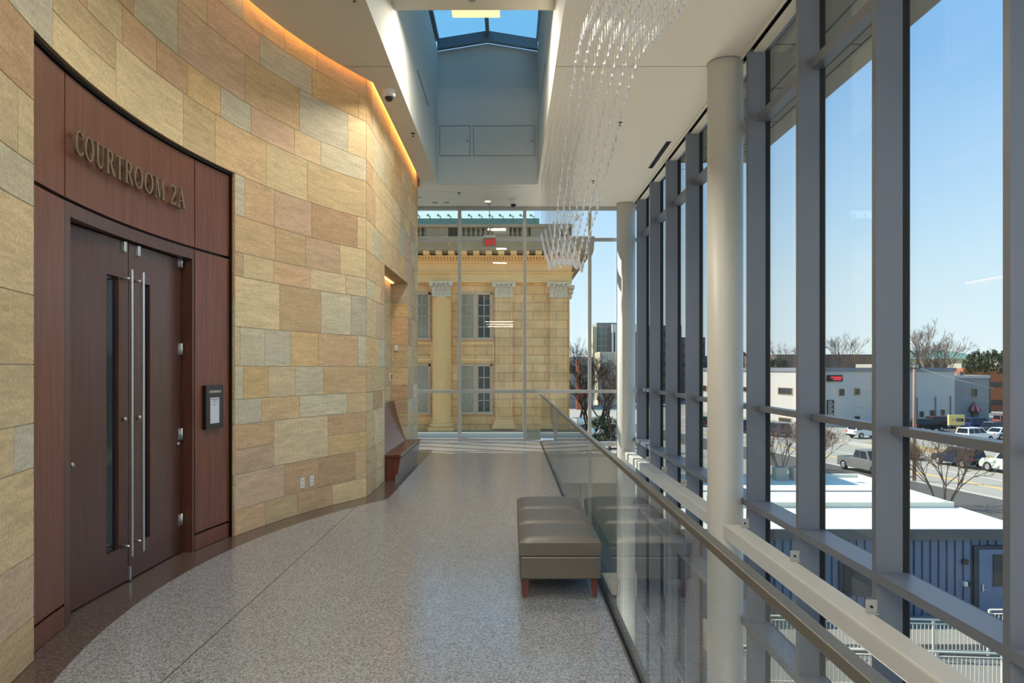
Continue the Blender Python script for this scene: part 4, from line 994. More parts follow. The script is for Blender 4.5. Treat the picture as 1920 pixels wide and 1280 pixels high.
for pc in (892, 776, 660, 544):
    cwin(pc, 552, 633, pc == 892); cwin(pc, 686, 772, pc == 892)
    m = MB(); x_ = cx_(pc); m.box((x_-1.0, cy0-.06, cz(676)), (x_+1.0, cy0, cz(672))); m.box((x_-1.0, cy0-.06, cz(645)), (x_+1.0, cy0, cz(641))); m.box((x_-1.0, cy0-.05, cz(676)), (x_-.92, cy0, cz(641))); m.box((x_+.92, cy0-.05, cz(676)), (x_+1.0, cy0, cz(641)))
    m.build('spandrel_panel', M['lime'], ch)
m = MB(); m.box((XL, cy0-1.3, cz(830)), (XR+.5, cy0, cz(806))); m.box((XL, cy0-1.5, GZ), (XR+.6, cy0, cz(830))); m.build('plinth', M['lime2'], ch)
# low flat roof with pale ledge in front of the courthouse
lk = thing('link_roof', 'pale blue-grey flat ledge just outside the far window with a small glass rail', 'roof', (-4, 20, -2))
m = MB(); m.box((-9, 17.2, GZ+.01), (.6, 30, -1.15)); m.build('deck', plain('grey_ledge', (150, 162, 170), .6), lk)
m = MB(); m.box((-9, 29.8, -1.15), (.6, 30.0, -.95)); m.build('edge', M['concrete'], lk)
# --- generic buildings
def winrow(m, x0_, x1_, y_, z0_, z1_, n, fill=.6):
    for i in range(n):
        a = x0_+(x1_-x0_)*(i+(1-fill)/2)/n; b = a+(x1_-x0_)/n*fill; m.box((a, y_-.08, z0_), (b, y_+.02, z1_))
M['bwhite'] = plain('white_painted_block', (204, 198, 192), .85, var=.05, scale=.5)
M['bgrey'] = plain('grey_stucco', (150, 150, 150), .85, var=.10, scale=.5)
M['brick'] = plain('orange_brick', (176, 104, 70), .9, var=.15, scale=1.5)
M['cap_'] = plain('grey_parapet', (128, 134, 142), .7)
M['beige'] = plain('beige_stone', (206, 192, 160), .8)
M['brown'] = plain('brown_cladding', (112, 102, 92), .8)
M['tower'] = plain('grey_tower_stone', (150, 146, 136), .8, var=.1)
M['office'] = plain('dark_grey_office', (98, 98, 98), .6)
wb_ = thing('white_building', 'two-storey white block building with grey parapet and LED board across the road', 'building', (60, 115, GZ))
c0 = Vector((46.4, 109, 0)); cL = Vector((38.2, 151, 0)); cR = Vector((70.8, 118, 0))
u1 = (cR-c0).normalized(); nB = Vector((u1.y, -u1.x, 0)); u0 = (cL-c0).normalized(); nL = Vector((-u0.y, u0.x, 0)); LR = (cR-c0).length; LL = (cL-c0).length
m = MB(); P = [c0, cR, cR+Vector((-8, 42, 0)), cL]; m.prism([(p.x, p.y) for p in P], GZ, 1.45); m.build('walls', M['bwhite'], wb_)
m = MB(); P = [c0-u0*.2-u1*.2, cR-u0*.2+u1*.2, cR+Vector((-8, 42, 0)), cL-u1*.2]; m.prism([(p.x, p.y) for p in P], 1.15, 1.72); m.build('parapet', M['cap_'], wb_)
BR = lambda t, z, d=0: basis((c0.x+u1.x*t+nB.x*d, c0.y+u1.y*t+nB.y*d, z), tuple(u1), (0, 0, 1), tuple(nB))
BL = lambda t, z, d=0: basis((c0.x+u0.x*t+nL.x*d, c0.y+u0.y*t+nL.y*d, z), tuple(-u0), (0, 0, 1), tuple(nL))
def tR(px):      # distance along the right face met by a sight line: used only to read positions off the plan
    k = (px-956)/F; return (k*c0.y-c0.x)/(u1.x-k*u1.y)
def tL(px):
    k = (px-956)/F; return (k*c0.y-c0.x)/(u0.x-k*u0.y)
def zR(px, py): return H-(py-690)*(c0.y+u1.y*tR(px))/F
def zL_(px, py): return H-(py-690)*(c0.y+u0.y*tL(px))/F
for px0, px1, y0_, y1_ in ((1572, 1583.5, 728, 743), (1601, 1612.5, 727, 741), (1601, 1612, 779, 790), (1723, 1732, 770, 783), (1742.5, 1752, 768, 782), (1763, 1771.5, 767, 780)):
    a, b = tR(px0), tR(px1); z0_, z1_ = zR(px0, y1_), zR(px0, y0_); m = MB(); m.box((a, z0_, 0), (b, z1_, .08), 0, None, BR(0, 0)); f = m.build('window_frame', M['frame'], wb_)
    m = MB(); m.box((a+.12, z0_+.12, .08), (b-.12, z1_-.12, .10), 0, None, BR(0, 0)); m.build('window_pane', M['darkglass'], f)
for px0, px1, y0_, y1_ in ((1459, 1487, 725.5, 739), (1388, 1402, 724, 734), (1318, 1326, 722, 733), (1460, 1485, 781, 790)):
    a, b = tL(px1), tL(px0); z0_, z1_ = zL_(px0, y1_), zL_(px0, y0_); m = MB(); m.box((-b, z0_, 0), (-a, z1_, .08), 0, None, BL(0, 0)); f = m.build('window_frame', M['frame'], wb_)
    m = MB(); m.box((-b+.2, z0_+.1, .08), (-a-.2, z1_-.1, .10), 0, None, BL(0, 0)); m.build('window_pane', M['darkglass'], f)
a, b = tR(1549.5), tR(1577.5); m = MB(); m.box((a, zR(1549, 715), .05), (b, zR(1549, 703), .3), 0, None, BR(0, 0)); led = m.build('led_board', M['black'], wb_)
m = MB()
for i, (p0, p1) in enumerate(((1555, 1576), (1560, 1572))):
    q = tR(p0)
    while q < tR(p1): m.box((q, zR(1549, 708.5+i*3.6), .3), (q+.16, zR(1549, 706+i*3.6), .32), 0, None, BR(0, 0)); q += .24
m.build('led_text', emis('red_led', (235, 40, 60), 1.2), led)
a, b = tR(1550), tR(1562.5); m = MB(); m.box((a, zR(1549, 780), .02), (b, zR(1549, 750), .15), 0, None, BR(0, 0)); sb_ = m.build('directory_board', M['black'], wb_)
m = MB()
for i in range(9): m.box((a+.1, zR(1549, 778-i*3.1), .15), (b-.1-.15*(i % 3), zR(1549, 776.6-i*3.1), .16), 0, None, BR(0, 0))
m.build('directory_text', M['whitepaint'], sb_)
for px_, y0_ in ((1718, 745), (1753, 743), (1781, 742)):
    m = MB(); t_ = tR(px_); p0 = c0+u1*t_+nB*.15; m.tube((p0.x, p0.y, GZ), (p0.x, p0.y, zR(px_, y0_)), .07, n=6); m.build('vent_pipe', M['office'], wb_)
m = MB(); q = c0+u1*(LR*.55)+Vector((-1, 6, 0)); m.prism([(q.x, q.y), (q.x+9, q.y+3), (q.x+8, q.y+7), (q.x-1, q.y+4)], 1.7, 2.3); m.build('roof_unit', M['concrete'], wb_)
gb = thing('grey_building', 'small grey stucco building with a red striped awning beside the white building', 'building', (75, 120, GZ))
m = MB(); m.prism([(71.6, 120), (78.2, 121), (77, 140), (68, 138)], GZ, .05); m.build('walls', M['bgrey'], gb)
m = MB(); m.prism([(71.5, 119.8), (78.3, 120.8), (77.1, 140), (68, 138)], .05, .5); m.build('parapet', M['bwhite'], gb)
m = MB(); m.box((73.2, 120.6, .5), (73.9, 121.6, 1.1)); m.build('chimney', M['brown'], gb)
m = MB(); m.box((75.15, 120.2, -3.0), (75.85, 120.45, -1.6)); f = m.build('window_frame', M['frame'], gb); m = MB(); m.box((75.25, 120.12, -2.9), (75.75, 120.2, -1.7)); m.build('window_pane', M['darkglass'], f)
m = MB(); m.box((75.0, 120.0, GZ), (75.9, 120.45, -5.2)); m.build('entrance_door', M['brown'], gb)
m = MB()
for i in range(8):
    a0, a1 = PI*i/8, PI*(i+1)/8
    m.poly([(75.45, 120.4, -3.7), (75.45-1.0*math.cos(a0), 120.3-1.3*math.sin(a0), -5.0), (75.45-1.0*math.cos(a1), 120.3-1.3*math.sin(a1), -5.0)], i % 2)
    m.poly([(75.45-1.0*math.cos(a0), 120.3-1.3*math.sin(a0), -5.0), (75.45-1.0*math.cos(a0), 120.3-1.3*math.sin(a0), -5.3), (75.45-1.0*math.cos(a1), 120.3-1.3*math.sin(a1), -5.3), (75.45-1.0*math.cos(a1), 120.3-1.3*math.sin(a1), -5.0)], i % 2)
m.build('awning', [plain('awning_red', (160, 62, 66), .8), plain('awning_pink', (206, 150, 150), .8)], gb)
bb = thing('brick_building', 'orange brick building with dark ribbon windows behind the small grey building', 'building', (100, 160, GZ))
m = MB(); m.box((92, 150, GZ), (125, 185, 1.6)); m.build('walls', M['brick'], bb)
for z0_, z1_ in ((-2.2, -1.2), (-5.8, -4.8)): m = MB(); m.box((94, 149.9, z0_), (124, 150, z1_)); m.build('ribbon_window', M['darkglass'], bb)
m = MB(); m.prism([(92, 151), (98, 151), (98, 156), (92, 156)], 1.6, 2.6); m.prism([(99.5, 151), (106, 151), (106, 156), (99.5, 156)], 1.6, 2.9); m.build('roof_unit', M['concrete'], bb)
m = MB(); m.box((120-1, 190, GZ), (120+28, 220, 4.0)); tag(m.build('pink_building', plain('pinkish_stone', (206, 166, 146), .8)), 'far pinkish building rising at the right edge behind the trees', 'building').location = (60, 110, 2.8)
t = thing('brown_building', 'long flat brown building rising behind the white building', 'building', (80, 170, GZ))
m = MB(); m.box((63, 175, GZ), (89, 200, 4.9)); m.build('walls', M['brown'], t)
m = MB(); m.tube((78.0, 180, 4.9), (78.0, 180, 8.6), .08, n=5); m.build('antenna', M['grey'], t)
t = thing('green_roof_building', 'distant pale building with a green hipped roof behind bare trees', 'building', (140, 250, GZ))
m = MB(); m.box((132, 250, GZ), (162, 275, 4.8)); m.build('walls', M['beige'], t)
m = MB(); m.v += [(131, 249, 4.8), (163, 249, 4.8), (163, 276, 4.8), (131, 276, 4.8), (140, 262, 8.0), (154, 262, 8.0)]
for q in ((0, 1, 5, 4), (1, 2, 5), (2, 3, 4, 5), (3, 0, 4), (3, 2, 1, 0)): m.face(q)
m.build('roof', M['green'], t)
m = MB(); winrow(m, 133, 161, 250, 1.0, 3.2, 9); m.build('window_band', M['darkglass'], t)
t = thing('gabled_house', 'far house with a red-brown gabled roof seen beside the near column', 'building', (62, 200, GZ))
m = MB(); m.box((60, 200, GZ), (66, 212, 3.4)); m.build('walls', M['bwhite'], t)
m = MB(); m.prism([(59.6, 3.4), (66.4, 3.4), (63, 6.2)], -12, 0, 0, XZ(200)); m.build('roof', plain('red_brown_roof', (120, 74, 60), .8), t)
t = thing('office_block', 'dark grey stepped office block seen between the far window mullions', 'building', (40, 195, GZ))
for x0_, x1_, y0_, z1_ in ((35.2, 44.0, 190, 12.6), (45.5, 54.0, 205, 10.2), (54.8, 66.0, 215, 5.2)):
    m = MB(); m.box((x0_, y0_, GZ), (x1_, y0_+24, z1_)); wv = m.build('wing', M['office'], t)
    m = MB(); z_ = GZ+1.2
    while z_ < z1_-1.2: m.box((x0_+.3, y0_-.04, z_), (x1_-.3, y0_, z_+1.1)); z_ += 2.6
    m.build('window_band', M['darkglass'], wv)
# city buildings in the gap right of the courthouse
t = thing('grid_tower', 'tall grey gridded tower beyond the courthouse, left of the corner column', 'building', (25, 200, GZ))
m = MB(); m.box((23.4, 200, GZ), (33, 215, 13.9)); m.build('walls', M['tower'], t)
m = MB()
for i in range(7): m.box((23.4+i*1.3, 199.9, GZ), (23.4+i*1.3+.12, 200, 13.9))
for i in range(12): m.box((23.4, 199.9, -6+i*1.7), (33, 200, -6+i*1.7+.15))
m.build('facade_grid', M['beige'], t)
m = MB(); m.box((22.3, 199.5, GZ), (23.4, 215, 12.8)); m.build('stair_tower', M['beige'], t)
t = thing('finned_building', 'white building with vertical fins standing before the grey tower', 'building', (28, 185, GZ))
m = MB(); m.box((25.6, 185, GZ), (34, 195, 12.4)); m.build('walls', M['darkglass'], t)
m = MB(); m.box((25.5, 184.7, 10.6), (34, 186, 12.6))
for i in range(8): m.box((25.5+i*.75, 184.6, GZ), (25.5+i*.75+.32, 185, 10.8))
m.build('fins', M['bwhite'], t)
t = thing('pale_annex', 'lower pale finned block in front of the grey tower', 'building', (22, 170, GZ))
m = MB(); m.box((20.6, 170, GZ), (24.5, 180, 5.4)); m.build('walls', M['beige'], t)
m = MB()
for i in range(6): m.box((20.6+i*.62, 169.8, GZ), (20.6+i*.62+.22, 170, 4.9))
m.build('fins', M['bwhite'], t)
t = thing('low_grey_building', 'low grey building with a brick chimney right of the courthouse corner', 'building', (16, 160, GZ))
m = MB(); m.box((8, 160, GZ), (18, 175, 4.1)); m.build('walls', M['tower'], t)
m = MB(); m.box((9, 159.9, .5), (18, 160, 2.2)); m.build('window_band', M['darkglass'], t)
m = MB(); m.box((13.9, 155, GZ), (14.8, 156, 3.3)); m.build('chimney', M['brick'], t)
# --- blue service building with white roof outside the side windows
bs = thing('blue_building', 'low blue board-clad building with bright white flat roof right outside', 'building', (11, 25, GZ))
M['blue'] = plain('blue_siding', (112, 128, 156), .7, var=.06)
M['blue_dk'] = plain('blue_door_frame', (56, 60, 68), .6)
M['roofw'] = plain('white_membrane', (226, 226, 214), .7, var=.03, scale=.6)
BX0, BX1, BY = 5.5, 17.1, 24.6
m = MB(); m.box((BX0, BY, GZ), (BX1, 35.6, -3.75)); m.build('walls', M['blue'], bs)
m = MB(); x_ = BX0
while x_ < BX1: m.box((x_, BY-.03, GZ), (x_+.035, BY, -4.03)); x_ += .272
m.build('batten_row', M['blue_dk'], bs)
m = MB(); m.box((BX0-.1, BY-.12, -4.03), (BX1+.1, BY, -3.68)); m.build('fascia', M['office'], bs)
m = MB(); m.box((BX0-.1, BY-.1, -3.76), (BX1+.1, 28.3, -3.66)); m.build('front_roof', M['roofw'], bs)
m = MB(); m.box((BX0-.1, 28.3, -3.76), (16.75, 35.5, -3.55)); m.box((BX0-.1, 28.2, -3.66), (16.9, 28.42, -3.45)); m.box((16.55, 28.3, -3.6), (16.75, 35.5, -3.42)); m.box((BX0-.1, 35.3, -3.6), (16.7, 35.5, -3.4)); m.build('rear_roof', M['roofw'], bs)
m = MB(); m.box((BX0, 31.2, -3.56), (16.5, 31.4, -3.52)); m.build('roof_seam', M['cap_'], bs)
m = MB(); m.box((15.35, BY-.10, -6.5), (16.75, BY, -4.22)); df = m.build('door_frame', M['blue_dk'], bs)
m = MB(); m.box((15.5, BY-.12, -6.5), (16.6, BY-.08, -4.34)); dd = m.build('service_door', M['blue'], df)
m = MB(); m.box((15.95, BY-.15, -5.55), (16.5, BY-.12, -4.5)); m.build('vision_panel', M['darkglass'], df)
m = MB(); m.box((15.58, BY-.17, -5.72), (15.62, BY-.12, -5.48)); m.tube((15.6, BY-.17, -5.66), (15.74, BY-.17, -5.66), .015, n=6); m.build('door_handle', M['steel'], df)
for a, nm, mm in (((14.98, -4.83), 'wall_lamp', 'black'), ((15.0, -5.55), 'keypad', 'plastic'), ((15.12, -5.55), 'doorbell', 'black')):
    m = MB(); m.box((a[0], BY-.14, a[1]), (a[0]+.16 if nm != 'doorbell' else a[0]+.08, BY, a[1]+.15)); m.build(nm, M[mm], bs)
m = MB(); m.box((10.9, BY-.08, -5.9), (12.3, BY, -4.7)); f = m.build('window_frame', M['blue_dk'], bs); m = MB(); m.box((11.05, BY-.1, -5.75), (12.15, BY-.08, -4.85)); m.build('window_pane', M['darkglass'], f)
for i, x_ in enumerate((12.3, 13.1, 14.0)):
    t = thing('roof_unit', ('beige rooftop unit on the white roof, leftmost of three', 'beige rooftop unit on the white roof, middle of three', 'beige rooftop unit on the white roof, rightmost of three')[i], 'air conditioner', (x_, 34.2, -3.55))
    m = MB(); m.box((x_, 34.2, -3.55), (x_+.5, 34.8, -2.95)); m.build('casing', M['concrete'], t)
    m = MB(); m.lathe([(.18, -2.95), (.18, -2.92)], (x_+.25, 34.5, 0), 14); m.build('fan_grille', M['office'], t)
# ramps with white railings
M['railw'] = plain('white_rail_paint', (222, 218, 206), .6, var=.02)
m = MB(); m.box((6, 21.9, GZ), (18, 24.45, -6.5)); tag(m.build('ramp_landing', plain('landing_concrete', (136, 131, 122), .9, var=.1)), 'raised concrete landing in front of the blue building door', 'ramp')
m = MB(); m.v += [(6, 19.4, -6.6), (18, 19.4, -6.95), (18, 21.6, -6.95), (6, 21.6, -6.6), (6, 19.4, GZ), (18, 19.4, GZ), (18, 21.6, GZ), (6, 21.6, GZ)]
for q in ((0, 1, 2, 3), (4, 7, 6, 5), (0, 4, 5, 1), (1, 5, 6, 2), (2, 6, 7, 3), (3, 7, 4, 0)): m.face(q)
tag(m.build('ramp', plain('ramp_concrete', (128, 124, 116), .9, var=.1)), 'sloping concrete ramp between the white railings', 'ramp')
def railing(y_, x0_, x1_, za, zb, label):
    t = thing('ramp_railing', label, 'railing', (x0_, y_, za)); L = x1_-x0_
    zz = lambda x: za+(zb-za)*(x-x0_)/L
    m = MB(); m.tube((x0_, y_, zz(x0_)+1.0), (x1_, y_, zz(x1_)+1.0), .028, n=8); m.tube((x0_, y_, zz(x0_)+.88), (x1_, y_, zz(x1_)+.88), .02, n=8); m.tube((x0_, y_, zz(x0_)+.12), (x1_, y_, zz(x1_)+.12), .02, n=8); m.build('rails', M['railw'], t)
    n = int(L/.115); m = MB()
    for i in range(n): x_ = x0_+.05+i*.115; m.box((x_-.009, y_-.009, zz(x_)+.12), (x_+.009, y_+.009, zz(x_)+.88))
    o = m.build('baluster', M['railw'], t); o['kind'] = 'stuff'
    k = int(L/1.8)+1
    for i in range(k+1):
        x_ = x0_+L*i/k; m = MB(); m.box((x_-.03, y_-.03, zz(x_)), (x_+.03, y_+.03, zz(x_)+1.0)); m.build('post', M['railw'], t)
railing(21.95, 14.2, 18, -6.5, -6.5, 'white ramp railing in front of the blue door, farthest of the rows')
railing(21.7, 6, 14, -6.55, -6.75, 'white ramp railing left of the blue door, second farthest of the rows')
railing(19.35, 6, 18, -6.6, -6.95, 'white ramp railing along the sloping ramp, middle of the rows')
railing(17.2, 6, 18, GZ+.02, GZ+.02, 'long white railing across the yard, second nearest of the rows')
railing(15.0, 5, 18, GZ+.02, GZ+.02, 'white railing nearest to the building, at the bottom of the photo')
# ------------------------------------------------------------------ vehicles
M['tyre'] = plain('tyre_rubber', (22, 22, 22), .8); M['rim'] = plain('wheel_rim', (190, 190, 190), .3, .7)
M['tail'] = plain('tail_light', (190, 24, 24), .3); M['head'] = plain('head_light', (225, 228, 230), .2)
PAINT = {}
def paint(rgb):
    if rgb not in PAINT: PAINT[rgb] = plain('car_paint', rgb, .25, .15, var=.01)
    return PAINT[rgb]
SHAPE = {'suv': dict(L=4.5, W=1.82, base=1.0, hood=1.02, top=1.70, g0=-2.12, g1=1.05, t0=-1.92, t1=.35),
         'sedan': dict(L=4.7, W=1.82, base=.88, hood=.88, top=1.44, g0=-1.75, g1=1.0, t0=-1.05, t1=.20),
         'pickup': dict(L=5.6, W=1.95, base=1.12, hood=1.14, top=1.88, g0=-.85, g1=1.35, t0=-.65, t1=.75)}
def car(kind, rgb, loc, head, label, group=None, name=None):
    S = SHAPE[kind]; L, W_ = S['L'], S['W']; h = L/2; b = S['base']; hd = S['hood']
    t = thing(name or {'suv': 'suv', 'sedan': 'sedan', 'pickup': 'pickup_truck'}[kind], label, 'car' if kind != 'pickup' else 'truck', loc, head, group, absolute=False)
    wx = (-h+.85, h-.88); r = .34 if kind != 'pickup' else .39
    P = [(-h+.02, .35)]
    def arch(cx0): return [(cx0+(r+.07)*math.cos(PI-PI*i/8), .34+(r+.07)*math.sin(PI-PI*i/8)) for i in range(9)]
    P += [(p[0], max(.3, p[1])) for p in arch(wx[0])] + [(p[0], max(.3, p[1])) for p in arch(wx[1])]
    P += [(h-.03, .35), (h, .60), (h-.05, .82), (h-.35, hd-.06), (S['g1'], hd), (S['g0'], b), (-h+.04, b-.04), (-h, .70)]
    m = MB(); m.prism(P, -W_/2, W_/2, 0, Matrix(((1, 0, 0, 0), (0, 0, -1, 0), (0, 1, 0, 0), (0, 0, 0, 1))))
    g0, g1, t0, t1, tp = S['g0'], S['g1'], S['t0'], S['t1'], S['top']; a, c = W_/2-.03, W_/2-.22; n = len(m.v)
    m.v += [(g0, -a, b-.02), (g1, -a, b-.02), (g1, a, b-.02), (g0, a, b-.02), (t0, -c, tp), (t1, -c, tp), (t1, c, tp), (t0, c, tp)]
    for q in ((4, 5, 6, 7), (0, 1, 5, 4), (1, 2, 6, 5), (2, 3, 7, 6), (3, 0, 4, 7)): m.face([n+i for i in q])
    if kind == 'pickup': m.box((-h+.1, -W_/2+.08, b-.06), (g0-.05, W_/2-.08, b-.02), 1)
    m.build('body', [paint(rgb), M['black']], t, bevel=.03)
    def lerp(A, B_, u): return tuple(A[i]+(B_[i]-A[i])*u for i in range(3))
    def pane(A, B_, C_, D_, u0, u1_, v0, v1, off):
        q = []
        for u, v in ((u0, v0), (u1_, v0), (u1_, v1), (u0, v1)): p = lerp(lerp(A, B_, u), lerp(D_, C_, u), v); q.append(tuple(p[i]+off[i] for i in range(3)))
        return q
    V = m.v[n:n+8]
    for sd, (A, B_, C_, D_) in ((-1, (V[0], V[1], V[5], V[4])), (1, (V[3], V[2], V[6], V[7]))):
        cuts = ((.04, .30), (.33, .62), (.65, .93)) if kind == 'suv' else ((.06, .44), (.48, .92))
        for u0_, u1_ in cuts:
            w2 = MB(); q = pane(A, B_, C_, D_, u0_, u1_, .14, .88, (0, sd*.012, .004)); w2.poly(q if sd < 0 else q[::-1]); w2.build('side_window', M['carglass'], t)
    w2 = MB(); w2.poly(pane(V[1], V[2], V[6], V[5], .08, .92, .12, .9, (.014, 0, .01))); w2.build('windscreen', M['carglass'], t)
    w2 = MB(); w2.poly(pane(V[3], V[0], V[4], V[7], .08, .92, .15, .9, (-.014, 0, .01))); w2.build('rear_window', M['carglass'], t)
    for x_ in wx:
        for sd in (-1, 1):
            w2 = MB(); y_ = sd*(W_/2-.10); w2.lathe([(r*.6, -.10), (r*.95, -.11), (r, -.07), (r, .07), (r*.95, .11), (r*.6, .10)], (x_, y_, r), 20, 0, 'Y'); wh = w2.build('wheel', M['tyre'], t)
            w2 = MB(); w2.lathe([(.05, .0), (r*.62, 0), (r*.64, sd*.02), (r*.5, sd*.012), (.05, sd*.02)], (x_, y_+sd*.10, r), 14, 0, 'Y'); w2.build('hubcap', M['rim'], wh)
    for sd in (-1, 1):
        w2 = MB(); w2.box((-h-.01, sd*(W_/2-.20)-.08, b-.30), (-h+.08, sd*(W_/2-.20)+.19*1, b-.02) if False else (-h+.08, sd*(W_/2-.20)+.08, b-.02)); w2.build('tail_light', M['tail'], t)
        w2 = MB(); w2.box((h-.14, sd*(W_/2-.24)-.15, .66), (h-.01, sd*(W_/2-.24)+.15, .80)); w2.build('head_lamp', M['head'], t)
    w2 = MB(); w2.box((-h-.02, -W_/2+.05, .34), (-h+.1, W_/2-.05, .52)); w2.box((h-.1, -W_/2+.05, .34), (h+.02, W_/2-.05, .50)); w2.build('bumper', M['black'] if kind != 'sedan' else paint(rgb), t)
    return t
RH = math.atan2(rd.y, rd.x)
def onroad(u, v, z=0): p = RP_(u, v); return (p[0], p[1], GZ+.015)
def roadpos(x, y): return (x, y, GZ+.015)
car('suv', (40, 46, 66), roadpos(39.7, 65.6), RH, 'dark blue SUV with grey bumpers on the far lane, behind the nearest bare tree')
car('pickup', (216, 226, 218), roadpos(41.3, 60.4), RH, 'pale mint pickup truck following the dark blue SUV, at the window edge', name='pickup_truck')
car('pickup', (120, 122, 122), roadpos(29.8, 61.6), RH+PI, 'grey pickup truck on the near lane with red tail lights')
car('suv', (38, 60, 96), roadpos(34.0, 95), RH+.1, 'small blue SUV far up the road, in front of the white building')
car('suv', (226, 228, 228), roadpos(44.2, 92), .25, 'silver-white SUV in the driveway behind the grey pickup')
car('suv', (232, 232, 230), roadpos(54.6, 87), .35, 'white SUV just above the window transom, right of the parking sign')
car('sedan', (226, 228, 230), roadpos(60.0, 90.2), .35, 'white sedan at the window edge, beside the white SUV')
car('suv', (46, 48, 54), roadpos(63.6, 96.5), .4, 'dark grey SUV parked at the window edge above the white cars')
LOT = [('suv', (30, 32, 36), (57.5, 102), .15, 'black SUV parked nearest the utility pole in the lot'),
       ('suv', (84, 36, 36), (62.3, 107.2), .2, 'maroon SUV parked between the black SUV and the parking sign'),
       ('suv', (40, 60, 110), (66.0, 104.2), .2, 'bright blue SUV parked just right of the parking sign'),
       ('sedan', (36, 40, 48), (70.6, 103.2), .5, 'dark sedan parked right of the bright blue SUV'),
       ('suv', (146, 84, 74), (74.0, 109.8), .1, 'rusty red SUV parked in front of the grey building'),
       ('suv', (206, 210, 216), (80.6, 114.0), .2, 'silver SUV parked at the right end of the lot row'),
       ('sedan', (222, 222, 222), (82.5, 120), .2, 'white sedan parked far back in front of the brick building')]
for k_, c_, (x_, y_), a_, lb in LOT: car(k_, c_, (x_, y_, GZ+.015), a_, lb)
for i, (k_, c_, (x_, y_), lb) in enumerate([('suv', (200, 206, 212), (8.2, 88), 'silver SUV parked beyond the courthouse corner, left of the far window mullion'), ('sedan', (54, 78, 128), (10.9, 80), 'blue sedan parked beyond the courthouse, nearest the corner column'), ('suv', (180, 182, 186), (13.1, 93), 'light grey SUV parked behind the blue sedan beside the corner column'), ('sedan', (226, 226, 226), (9.3, 96), 'white sedan parked behind the silver SUV beyond the courthouse')]): car(k_, c_, (x_, y_, GZ+.015), .05+.1*i, lb)
car('suv', (70, 44, 46), roadpos(31.4, 101), RH, 'dark red SUV far up the road, seen just right of the thick column')
car('sedan', (44, 46, 52), roadpos(28.7, 111), RH, 'dark sedan far up the road, seen left of the thick column')
# ------------------------------------------------------------------ trees
M['bark'] = plain('grey_brown_bark', (112, 92, 76), .95, var=.2, scale=4)
M['bark_dark'] = plain('dark_bark', (70, 56, 48), .95, var=.2, scale=4)
M['needle'] = plain('evergreen_needles', (58, 70, 44), .9, var=.4, scale=2)
def branchy(seed, h, stems, depth, spread, droop=0.0, r0=.1, kids=3, mat='bark'):
    R_ = random.Random(seed); m = MB()
    def grow(p, d, l, r, k):
        if k == 0 or l < .05: return
        q = p; dd = d.copy(); seg = 2 if k > 1 else 1
        for i in range(seg):
            dd = (dd+Vector((R_.uniform(-1, 1), R_.uniform(-1, 1), R_.uniform(-.6, .9)-droop))*.16).normalized()
            nq = q+dd*(l/seg); m.tube(q, nq, r*(1-.25*i/seg), r*(1-.25*(i+1)/seg), n=5 if k > 3 else 3, cap=False); q = nq
        nk = kids if k > 2 else kids+1
        for i in range(nk):
            ax = dd.orthogonal().normalized(); ax.rotate(Matrix.Rotation(R_.uniform(0, 2*PI), 3, dd))
            nd = (dd+ax*R_.uniform(.3, 1.0)*spread+Vector((0, 0, .12-droop))).normalized()
            grow(q, nd, l*R_.uniform(.58, .84), r*.62, k-1)
    for s_ in range(stems):
        a = 2*PI*s_/stems+R_.uniform(-.4, .4); lean = .10 if stems == 1 else .42
        grow(Vector((math.cos(a)*.05*stems, math.sin(a)*.05*stems, 0)), Vector((math.cos(a)*lean, math.sin(a)*lean, 1)).normalized(), h*(.34 if stems == 1 else .30), r0, depth)
    return m
def tree(m, mat, loc, label, group=None, s=1.0, name='bare_tree'):
    o = m.build(name, M[mat], None); o.location = loc; o.scale = (s, s, s); tag(o, label, 'tree', group); return o
shrub = branchy(3, 4.8, 6, 6, .75, r0=.055, kids=3)
T1 = tree(shrub, 'bark', (27.2, 46.5, GZ), 'bare multi-stemmed tree nearest the window, behind the white roof', name='multi_stem_tree')
def again(o, loc, label, s=1.0, rz=0.0, group=None):
    c = o.copy(); COL.objects.link(c); c.location = loc; c.scale = (s, s, s); c.rotation_euler = (0, 0, rz); c['label'] = label
    if group: c['group'] = group
    return c
again(T1, (24.4, 60, GZ), 'bare multi-stemmed tree on the road edge, seen at the left side of the middle pane', .98, 2.1)
again(T1, (23.0, 63, GZ), 'bare multi-stemmed tree farther left, standing behind the roof units', .9, 4.0)
T2 = tree(branchy(11, 14.5, 1, 7, .85, r0=.28, kids=3), 'bark', (78.5, 140, GZ), 'largest bare tree on the skyline, above the white building roof')
for i, (x_, y_, s_, lb) in enumerate(((82.5, 141, .86, 'bare skyline tree just right of the largest one'), (85.5, 146, .84, 'bare skyline tree in the middle of the right pane'), (74.5, 167, .95, 'bare skyline tree in front of the long brown building'), (60.5, 163, .84, 'bare skyline tree above the white building, seen in the narrow pane'))):
    again(T2, (x_, y_, GZ), lb, s_, i*1.3)
T3 = tree(branchy(5, 9, 1, 7, .8, r0=.16, kids=3), 'bark_dark', (5.7, 58, GZ), 'dark bare tree right of the courthouse corner, behind the lamp globe', name='park_tree')
for i, (x_, y_, s_, lb) in enumerate(((8.6, 66, .85, 'dark bare tree in the pane beside the corner column'), (10.6, 78, .95, 'tall bare tree behind the park lawn, nearest the corner column'), (9.2, 98, 1.25, 'bare reddish tree before the low grey building'), (14.5, 116, 1.05, 'bare tree in front of the grey gridded tower'))): again(T3, (x_, y_, GZ), lb, s_, i*2.2)
